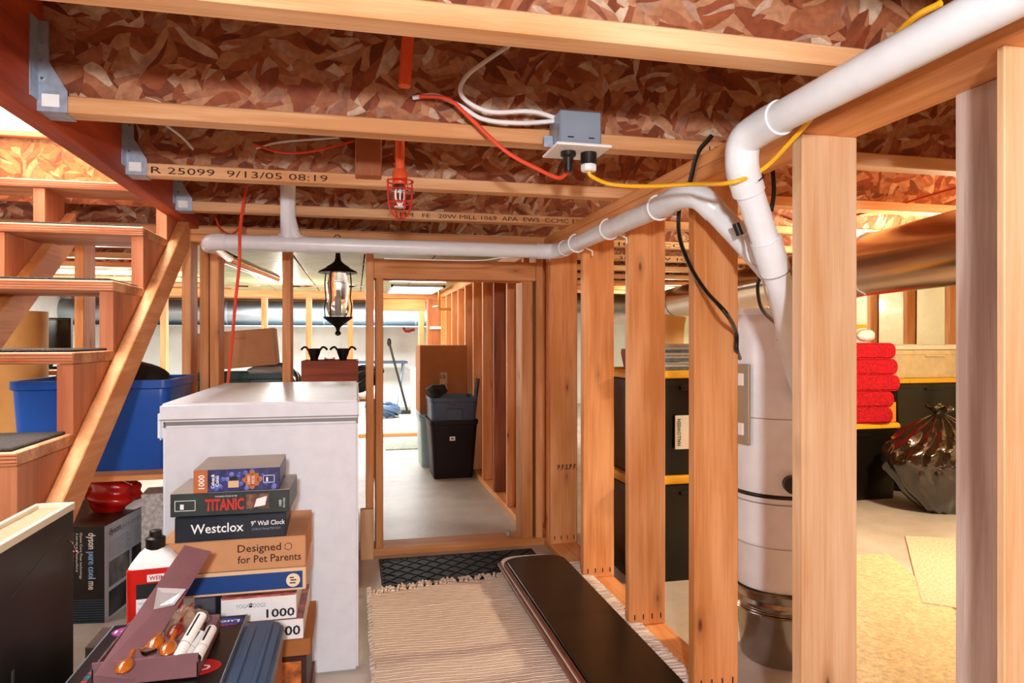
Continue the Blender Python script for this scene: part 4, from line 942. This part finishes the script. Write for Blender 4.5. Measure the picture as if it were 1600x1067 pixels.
def cand(label,px,gr=None):
    x=at(px,560,Y=4.05).x
    t=thing('candle_holder',label,'candle holder',(x,4.05,.8625))
    MB().lathe([(.032,0),(.034,.01),(.020,.03),(.022,.08),(.033,.11),(.036,.135),(.030,.135),(.026,.11)],n=16).obj('cup',IRON,t,smooth=True)
    w=MB()
    for s in (-1,1): w.tube([(s*.028,0,.12),(s*.045,0,.142),(s*.062,0,.138),(s*.072,0,.126)],.006,8,smooth=4)
    w.obj('curled_arms',IRON,t,smooth=True)
cand('black iron candle holder on orange crate, left of pair',491); cand('black iron candle holder on orange crate, right of pair',536)
gd_=thing('glass_dish','small clear glass dish between the two candle holders','dish',(at(515,560,Y=4.05).x,4.05,.8625)); MB().lathe([(.02,0),(.028,.085),(.03,.085),(.024,.004)],n=16).obj('dish',GLASS,gd_,smooth=True)
def coil(name,label,c,R0,n,mat,seed,z0=.0,rr=.014,lean=1.2):
    t=thing(name,label,'hose',c); q=random.Random(seed); P=[]
    for k in range(n*14):
        a=2*PI*k/14; Rk=R0*(.8+.3*math.sin(k*.37+seed)); P.append((Rk*math.cos(a),Rk*.8*math.sin(a)+.0,rr+abs(.10*math.sin(k*.21+seed))*lean+.004*k/14))
    MB().tube(P,rr,8,smooth=2).obj('hose_coil',mat,t,smooth=True); return t
HOSE=plain('hose_dark','2a323c',.35); HOSE2=plain('hose_blue','3c4f68',.35)
# shelf of black hoses visible left of door
hx_=at(566,600,Y=5.3).x
bt2=thing('hose_table','low plain table behind doorway carrying black hoses','table',(hx_-.15,5.5,0)); MB().box(-.42,.28,-.25,.25,.58,.60).obj('top',WX,bt2,bevel=.002)
for (x,y) in ((-.40,-.23),(.22,-.23),(-.40,.19),(.22,.19)): MB().box(x,x+.04,y,y+.04,0,.58).obj('leg',WZ,bt2,bevel=.002)
coil('black_hose','tangled black hose heaped left of the doorway',(hx_-.0,5.5,.60),.15,6,HOSE,2,lean=2.0)
coil('ribbed_hose','ring of black hose standing behind the second stud',(at(436,560,Y=5.2).x,5.45,.60),.12,5,HOSE,4,lean=2.4)
# glowing panels and foil duct in back room ceiling
du=thing('silver_duct','long round silver duct along the far white wall','duct',(-1.2,9.4,1.39))
MB().tube([(-2.3,0,0),(2.6,0,0)],.16,28).obj('duct_run',DUCTS,du,smooth=True)
for x in (-1.6,-.4,.8,2.0): MB().lathe([(.163,-.012),(.166,0),(.163,.012)],c=(x,0,0),n=28,M=Matrix.Rotation(PI/2,4,'Y'),close=False).obj('duct_seam',STEEL,du,smooth=True)
MB().box(-2.2,2.5,-.14,.14,-.175,-.16).obj('duct_strap',DUCTS,du)
fp_=thing('foil_flue','shiny metal flue pipe running back under the left ceiling','pipe',(at(430,435,Z=1.42)))
a=at(350,402,Y=3.55)-fp_.location; MB().tube([tuple(a),(0,0,0)],.032,18).obj('flue_run',CHROME,fp_,smooth=True)
# glowing panels standing in for bright ceiling patches / foil panels
lpn=thing('ceiling_glow_panel','glowing panel standing in for bright ceiling patch deep inside the passage','light',(.57,6.85,1.545))
LE=plain('glow_panel','fffdf2',.5,emit=4.0)  # emission imitates brightly lit ceiling insulation, no real fixture here
MB().box(-.23,.23,-.48,.48,-.006,.004).obj('glow_sheet',LE,lpn); MB().box(-.25,.25,-.5,-.48,-.012,.018).box(-.25,.25,.48,.5,-.012,.018).box(-.25,-.23,-.5,.5,-.012,.018).box(.23,.25,-.5,.5,-.012,.018).obj('frame',STEEL,lpn)
for i,px in enumerate((372,455,700-60)):
    pass
INSC=plain('ceiling_insulation','a0a474',.5,noise=.25,nscale=5,bump=.5,bscale=9)
for k in range(5,10):
    MB().box(-3.3+.42*k,-3.3+.42*k+.412,3.95,7.40,1.553,1.563).obj('insulation_batt',INSC,ce,bevel=.003)
q_=random.Random(5)
fs_=MB()
for px in (372,388,455,470,690,640,700):
    p=at(px if px<600 else px-150,447,Z=1.552); fs_.box(-.09,.09,-.10,.10,-.0015,0,Matrix.Translation(p)@Matrix.Rotation(q_.uniform(-.6,.6),4,'Z'))
fs_.obj('foil_patch',CHROME,ce)
lp2=thing('ceiling_glow_strip','narrow glowing panel standing in for bright ceiling nearer the doorway header','light',(.53,5.78,1.548)); MB().box(-.23,.23,-.12,.12,-.006,.004).obj('glow_sheet',LE,lp2); MB().box(-.25,.25,-.14,-.12,-.01,.014).box(-.25,.25,.12,.14,-.01,.014).obj('frame',STEEL,lp2)  # second glowing sheet for a bright ceiling patch, not a fixture
# gas valve & pipe on passage end
gp=thing('brass_pipe','bent brass pipe hanging near the passage end wall','pipe',at(686,450,Y=6.8))
o=Vector(gp.location); P=[at(686,447,Y=6.8),at(686,483,Y=6.8),at(738,484,Y=6.8)]
MB().tube([tuple(p-o) for p in P],.014,10).obj('pipe_run',plain('brass','b07a38',.3,.8),gp,smooth=True)
MB().tube([tuple(at(686,479,Y=6.8)-o),tuple(at(676,480,Y=6.8)-o)],.012,10).obj('spout',CHROME,gp,smooth=True)
MB().ball(tuple(at(737,482,Y=6.8)-o),(.05,.03,.025),12,8).obj('valve_body',IRON,gp,smooth=True)
cable('red_passage_wire','red wire curving between passage studs under the header',REDC,[at(777,443,Y=4.6),at(782,455,Y=4.55),at(795,464,Y=4.5)],.006,4)
# passage boxes
tote('maroon_tote','tall dark maroon tote with small white label in passage',.725,5.28,0,.37,.40,.44,TMAR,open_=True,taper=.80)
_t=[o for o in bpy.data.objects if o.name.startswith('maroon_tote')][0]
MB().box(-.035,.005,-.192,-.186,.29,.32).obj('paper_label',PRW,_t,label='small white label'); MB().box(-.025,-.005,-.193,-.192,.30,.31).obj('label_print',INKB,_t)
tote('slate_tote','slate blue tote nested on top of the maroon tote',.725,5.28,.40,.36,.38,.21,TGRY,open_=True,taper=.93)
_t=[o for o in bpy.data.objects if o.name.startswith('slate_tote')][0]
MB().box(-.06,.06,-.192,-.184,.04,.13).obj('front_grip',TGRY,_t,bevel=.006)
lump('black_bag_scrap','black cloth bag hanging over left of the slate tote','bag',(.60,5.12,.665),(.06,.05,.045),MATS['black_cloth'],9,.45)
bf=thing('folded_board','dark folded board leaning against right side of slate tote','board',(.885,5.22,.45),rot=(0,.12,0)); MB().box(-.006,.012,-.06,.06,-.0,.30).obj('panel',plain('dark_board','2a1a14',.6),bf,bevel=.002)
tote('aqua_tote','pale aqua tote behind the maroon tote carrying the carton',.72,5.78,0,.42,.40,.45,plain('tote_aqua','8ea9ae',.4),lid=True,lidmat=MATS['tote_aqua'],ribs=False)
cbx=thing('tall_carton','large plain brown cardboard box above the passage totes','box',(.665,5.68,.452))
MB().box(-.16,.225,-.18,.22,0,.55).obj('carton',CARDd,cbx,bevel=.004)
MB().box(-.0,.06,-.1815,-.18,.20,.33).box(-.03,.03,-.1815,-.18,.03,.14).obj('tape',plain('tape_tan','b98a56',.4),cbx)
text('18',INKB,cbx,(.005,-.1825,.28),(1,0,0),(0,0,1),width=.04,size=.045,name='lettering'); text('C',INKB,cbx,(.04,-.1825,.24),(0,-0.0,-1),(1,0,0),width=.02,size=.04); text('18',INKB,cbx,(-.02,-.1825,.08),(1,0,0),(0,0,1),width=.035,size=.04)
bb=thing('sill_bottle','tiny grey bolt standing on the doorway sill','bolt',at(794,836,Z=.038)); bb.name='anchor_bolt'
MB().tube([(0,0,0),(0,0,.028)],.008,12).tube([(0,0,.010),(0,0,.018)],.014,6).obj('bolt_shaft',STEEL,bb,smooth=False)
# far room
far=thing('far_runner','grey green floor runner in the passage before far sill','rug',(.50,6.9,0)); MB().box(-.22,.22,-.35,.42,.001,.01).obj('mat_sheet',plain('runner','8d988c',.9,noise=.3,nscale=40),far)
far2=thing('striped_runner','pale striped runner on floor of the bright far room','rug',(.45,8.9,0)); MB().box(-.3,.3,-.5,.5,.001,.008).obj('mat_sheet',plain('pale_runner','cfcabf',.9,noise=.3,nscale=20),far2)
m_=MB(); [m_.box(-.3,.3,-.45+.12*k,-.42+.12*k,.008,.009) for k in range(8)]; m_.obj('stripes',PRG,far2)
coil('blue_hose','coiled slate blue hose on far room floor',(at(604,600,Y=9.3).x-.05,9.2,0),.2,8,HOSE2,7,rr=.022,lean=1.6)
vc=thing('stick_vacuum','dark stick vacuum leaning in the bright far room','vacuum cleaner',(at(634,610,Y=9.75).x,9.75,0))
o=Vector(vc.location); a=at(608,535,Y=9.8)-o; MB().tube([(0.02,0,.04),tuple(a)],.016,10).obj('wand',BLKP,vc,smooth=True); MB().box(-.09,.07,-.08,.08,0,.05).obj('floor_head',BLKP,vc,bevel=.01); MB().ball(tuple(a),(.03,.03,.06),10,8).obj('grip',BLKP,vc,smooth=True)
tb=thing('folding_table','thin dark topped folding table in the bright far room','table',(at(620,567,Y=10.1).x-.1,10.2,0)); MB().box(-.45,.25,-.2,.2,.70,.73).obj('top',HOSE2,tb,bevel=.004)
for s in (-.38,.12): MB().bar((s,-.17,0),(s+.08,.17,.70),.02,.02).bar((s,.17,0),(s+.08,-.17,.70),.02,.02).obj('leg',STEEL,tb)
wbx=thing('beige_bin','pale beige storage box at right of the far room','box',(.93,9.6,0)); MB().box(-.17,.2,-.2,.2,0,.62).obj('body',plain('beige_plastic','cfcab6',.5),wbx,bevel=.01); MB().box(-.18,.21,-.21,.21,.62,.66).obj('lid',plain('beige_lid','dedac8',.5),wbx,bevel=.01); MB().box(-.1,.1,-.205,-.2,.40,.56).obj('tan_label',CARD,wbx)
rd=thing('red_ribbon','red ribbon ornament hanging on far white wall','ornament',at(638,515,Y=10.66)); 
o=Vector(rd.location); MB().tube([tuple(at(629,506,Y=10.66)-o),tuple(at(634,518,Y=10.66)-o),tuple(at(648,515,Y=10.66)-o)],.018,8,smooth=3).obj('ribbon',REDPAINT,rd,smooth=True)
MB().tube([(0,0,0),(0,.0,.38)],.002,5).obj('string',INK,rd)
# ================================================================== RIGHT ROOM
# tote tower seen between the studs
tote('yellow_lid_tote','black tote with yellow lid seen between studs, lower of its stack',1.44,2.93,0,.60,.44,.46,TBLK,lid=True)
tote('yellow_lid_tote','black tote with yellow lid seen between studs, upper of its stack',1.44,2.93,.4605,.60,.44,.455,TBLK,lid=True)
_t=bpy.data.objects['yellow_lid_tote.001']
pz_=at(1058,650,Y=2.69)-_t.location
MB().box(pz_.x,pz_.x+.085,-.224,-.219,pz_.z-.145,pz_.z).obj('paper_label',PRW,_t,label='white paper label')
text('HALLOWEEN',INKB,_t,(pz_.x+.024,-.225,pz_.z-.13),(0,0,1),(-1,0,0),width=.115,size=.022,bold=.02)
MAG=plain('magazine','aba7a4',.6,noise=.15,nscale=90)
for k in range(9):
    t=thing('magazine',('topmost','second from top','third from top','fourth from top','middlemost','fourth from bottom','third from bottom','second from bottom','bottommost')[8-k]+' grey magazine in the pile on yellow lid','magazine',(1.40+R.uniform(-.006,.006),2.86+R.uniform(-.006,.006),.917+.0125*k),R.uniform(-.05,.05),'magazines piled on the upper yellow lid')
    MB().box(-.11,.16,-.14,.14,0,.0118).obj('pages',MAG if k%3 else plain('magazine_blue%d'%k,'59687a',.6,noise=.4,nscale=50),t,bevel=.001)
b_=thing('tan_paper_bag','tan paper bag behind the magazine pile','bag',(1.46,3.06,.917),.1); MB().prism([(-.08,0),(.08,0),(.09,.20),(.10,.24),(-.09,.26),(-.08,.2)],-.04,.04,'y').obj('bag_body',plain('paper_bag','d8ab6a',.7,bump=.4,bscale=20),b_,bevel=.004)
b_=thing('orange_basket','orange woven basket of papers left of the magazine pile','basket',(1.215,2.85,.917)); MB().lathe([(.045,0),(.06,.07),(.058,.09),(.054,.09),(.045,.01)],n=16).obj('basket_wall',CRATE,b_,smooth=True); MB().box(-.035,.035,-.02,.03,.02,.12,Matrix.Rotation(.3,4,'Y')).obj('papers',PRW,b_)
# big duct along the right
dd0=at(1345,416,X=3.35); dd1=at(1498,392,X=3.05)
dv=(dd1-dd0); dv.z=0; ctr=Vector((2.07,2.47,1.355)); dirv=Vector((.19,.98,0)).normalized()
gdct=thing('trunk_duct','large round bronze toned metal duct hanging beyond right studs','duct',ctr)
MB().tube([tuple(-dirv*3.2),tuple(dirv*7.2)],.125,36).obj('duct_run',DUCTM,gdct,smooth=True)
for k in (-1.3,.05,1.4,2.7):
    MB().tube([tuple(dirv*k),tuple(dirv*(k+.02))],.1285,36).obj('duct_seam',STEEL,gdct,smooth=True)
MB().tube([tuple(dirv*-.1+Vector((-.129*math.cos(t),0,.129*math.sin(t)))) for t in [PI*.9-PI*1.3*k/16 for k in range(17)]],.004,6).obj('strap_wire',WHC,gdct,smooth=True)
g2=thing('branch_duct','thinner silver duct below the trunk duct in the right storeroom','duct',(1.5,4.4,1.30))
MB().tube([(-.4,.0,.0),(.55,.2,.0)],.07,24).obj('duct_run',DUCTS,g2,smooth=True)
# totes by the outer wall
ta=at(1350,783,Z=0)
tote('yellow_lid_tote','black tote with yellow lid under the folded red blanket',3.20,4.02,0,.62,.42,.50,TBLK,lid=True)
tote('yellow_lid_tote','tall black tote with yellow lid behind the rubbish bag, below clear box',3.95,4.20,.36,.70,.44,.42,TBLK,lid=True)
tote('yellow_lid_tote','black tote on the floor against insulated wall behind rubbish bag',3.95,4.20,0,.70,.44,.355,TBLK,lid=True)
tote('clear_box','clear cream storage box on top of the tall tote stack',3.95,4.20,.782,.66,.42,.23,TCLR,lid=True,lidmat=plain('clear_lid','e9dcc2',.3),ribs=False)
RB=plain('red_knit','b80c1e',.95,noise=.35,nscale=70,bump=1,bscale=90)
bl=thing('red_blanket','folded fluffy red blanket stacked on the yellow lid tote','blanket',(3.27,3.95,.502),-.12)
for k in range(5):
    z0=.105*k; w=(.165,.18,.215,.205,.185)[k]
    fold=MB().prism([(a,b+z0+.052) for a,b in rr_poly(w,.052,.044,6)],-.16+.008*(k%2),.15,'y'); fold.obj('fold',RB,bl,bevel=.012,seg=3,smooth=True)
lump('white_plush','white plush snowman toy with yellow scarf on red blanket','toy',(3.17,3.93,1.09),(.07,.06,.062),plain('plush','fbfaf6',.9,bump=1,bscale=50),4)
lump('white_ornament','fluffy white ornament right of the plush toy','ornament',(3.33,3.93,1.075),(.06,.05,.045),MATS['plush'],6)
yy_=thing('yellow_bow','yellow ribbon bow above the white ornament','bow',(3.25,3.90,1.12)); MB().ball((-.03,0,.015),(.04,.02,.014),12,8).ball((.035,0,.015),(.045,.02,.012),12,8).ball((0,0,.012),.014,10,6).obj('ribbon_loops',YEL,yy_,smooth=True)
wc=thing('grey_bin','small pale grey plastic bin at left of the red blanket','bin',(2.96,3.88,.502)); loft([(rr_poly(.05,.05,.012),0),(rr_poly(.06,.06,.012),.075),(rr_poly(.064,.064,.012),.085)]).obj('bin_wall',plain('bin_grey','c4c8cc',.5),wc,smooth=True)
sg=thing('orange_card','small orange card with lines beside the rubbish bag','card',(3.46,3.86,.502),0); MB().box(-.05,.05,0,.008,0,.13).obj('card_sheet',plain('card_orange','d98a3c',.6),sg); 
m_=MB(); [m_.box(-.042,.042,-.001,0,.055+.012*k,.060+.012*k) for k in range(6)]; m_.obj('printed_lines',TYEL,sg)
# rubbish bag
gb_=thing('rubbish_bag','tied glossy black rubbish bag on the floor beyond right studs','bag',(3.50,3.50,0))
b=MB(); n,m=96,48; vs=[]; fs=[]
for i in range(m+1):
    t=i/m
    z=.60*t
    rad_=.32*(math.sin(min(1,t*1.35+.22)*PI*.5)) if t<.5 else .32*math.cos((t-.5)/.5*PI*.5)**.75
    rad_=max(rad_,.022)
    for k in range(n):
        a=2*PI*k/n
        pl=(.02+.10*t)*abs(math.sin(a*9+2.2*math.sin(t*5)+.8*math.sin(a*3)))*(.3+t)+.05*math.sin(a*3+t*4)+.03*math.sin(a*17+t*14)*(1-t*.4)+.02*math.sin(a*5-t*23)
        rr=rad_*(1-pl)
        vs.append((rr*math.cos(a)*1.08,rr*math.sin(a)*.92,z if t<.98 else z))
for i in range(m):
    for k in range(n): A0=i*n+k;B0=i*n+(k+1)%n; fs.append((A0,B0,B0+n,A0+n))
fs.append(tuple(reversed(range(n))))
b.add(vs,fs)
BAG=plain('bag_black','1a120b',.14,coat=1,bump=.7,bscale=14,spec=.8)
b.obj('bag_body',BAG,gb_,smooth=True)
kn=MB()
for k in range(7):
    a=k*2*PI/7; kn.tube([(0,0,.585),(.03*math.cos(a),.03*math.sin(a),.62),(.08*math.cos(a),.07*math.sin(a),.625+.02*(k%2))],.016,8,smooth=3,rs=[.014,.02,.012])
kn.obj('tied_neck',BAG,gb_,smooth=True)
# rugs of the right room
def flat(name,label,P,mat,h=.008,part='pile'):
    o=Vector((sum(p[0] for p in P)/4,sum(p[1] for p in P)/4,0)); t=thing(name,label,'rug',o)
    MB().prism([(p[0]-o.x,p[1]-o.y) for p in P],.0005,h).obj(part,mat,t,bevel=.002); return t
g=[at(1300,868,Z=0),at(1385,866,Z=0),at(1500,960,Z=0),at(1560,1200,Z=0)]
flat('tan_rug','flat tan rug on storeroom floor beyond the pale stud',[(1.9,1.1),(2.6,1.1),(3.06,2.3),(2.62,3.02),(2.2,3.05)][:0] or [(at(1332,868,Z=0).x,at(1332,868,Z=0).y),(at(1388,868,Z=0).x,at(1388,868,Z=0).y),(at(1640,1080,Z=0).x,at(1640,1080,Z=0).y),(at(1320,1200,Z=0).x,at(1320,1200,Z=0).y)],plain('rug_tan','d2bc96',.95,noise=.25,nscale=60,bump=.5,bscale=120))
P=[at(1414,840,Z=0),at(1600,850,Z=0),at(1640,975,Z=0),at(1440,945,Z=0)]
flat('beige_rug','speckled beige carpet offcut in front of the rubbish bag',[(p.x,p.y) for p in P],plain('rug_beige','d8bfa4',.95,noise=.3,nscale=90,bump=.5,bscale=160),.011)
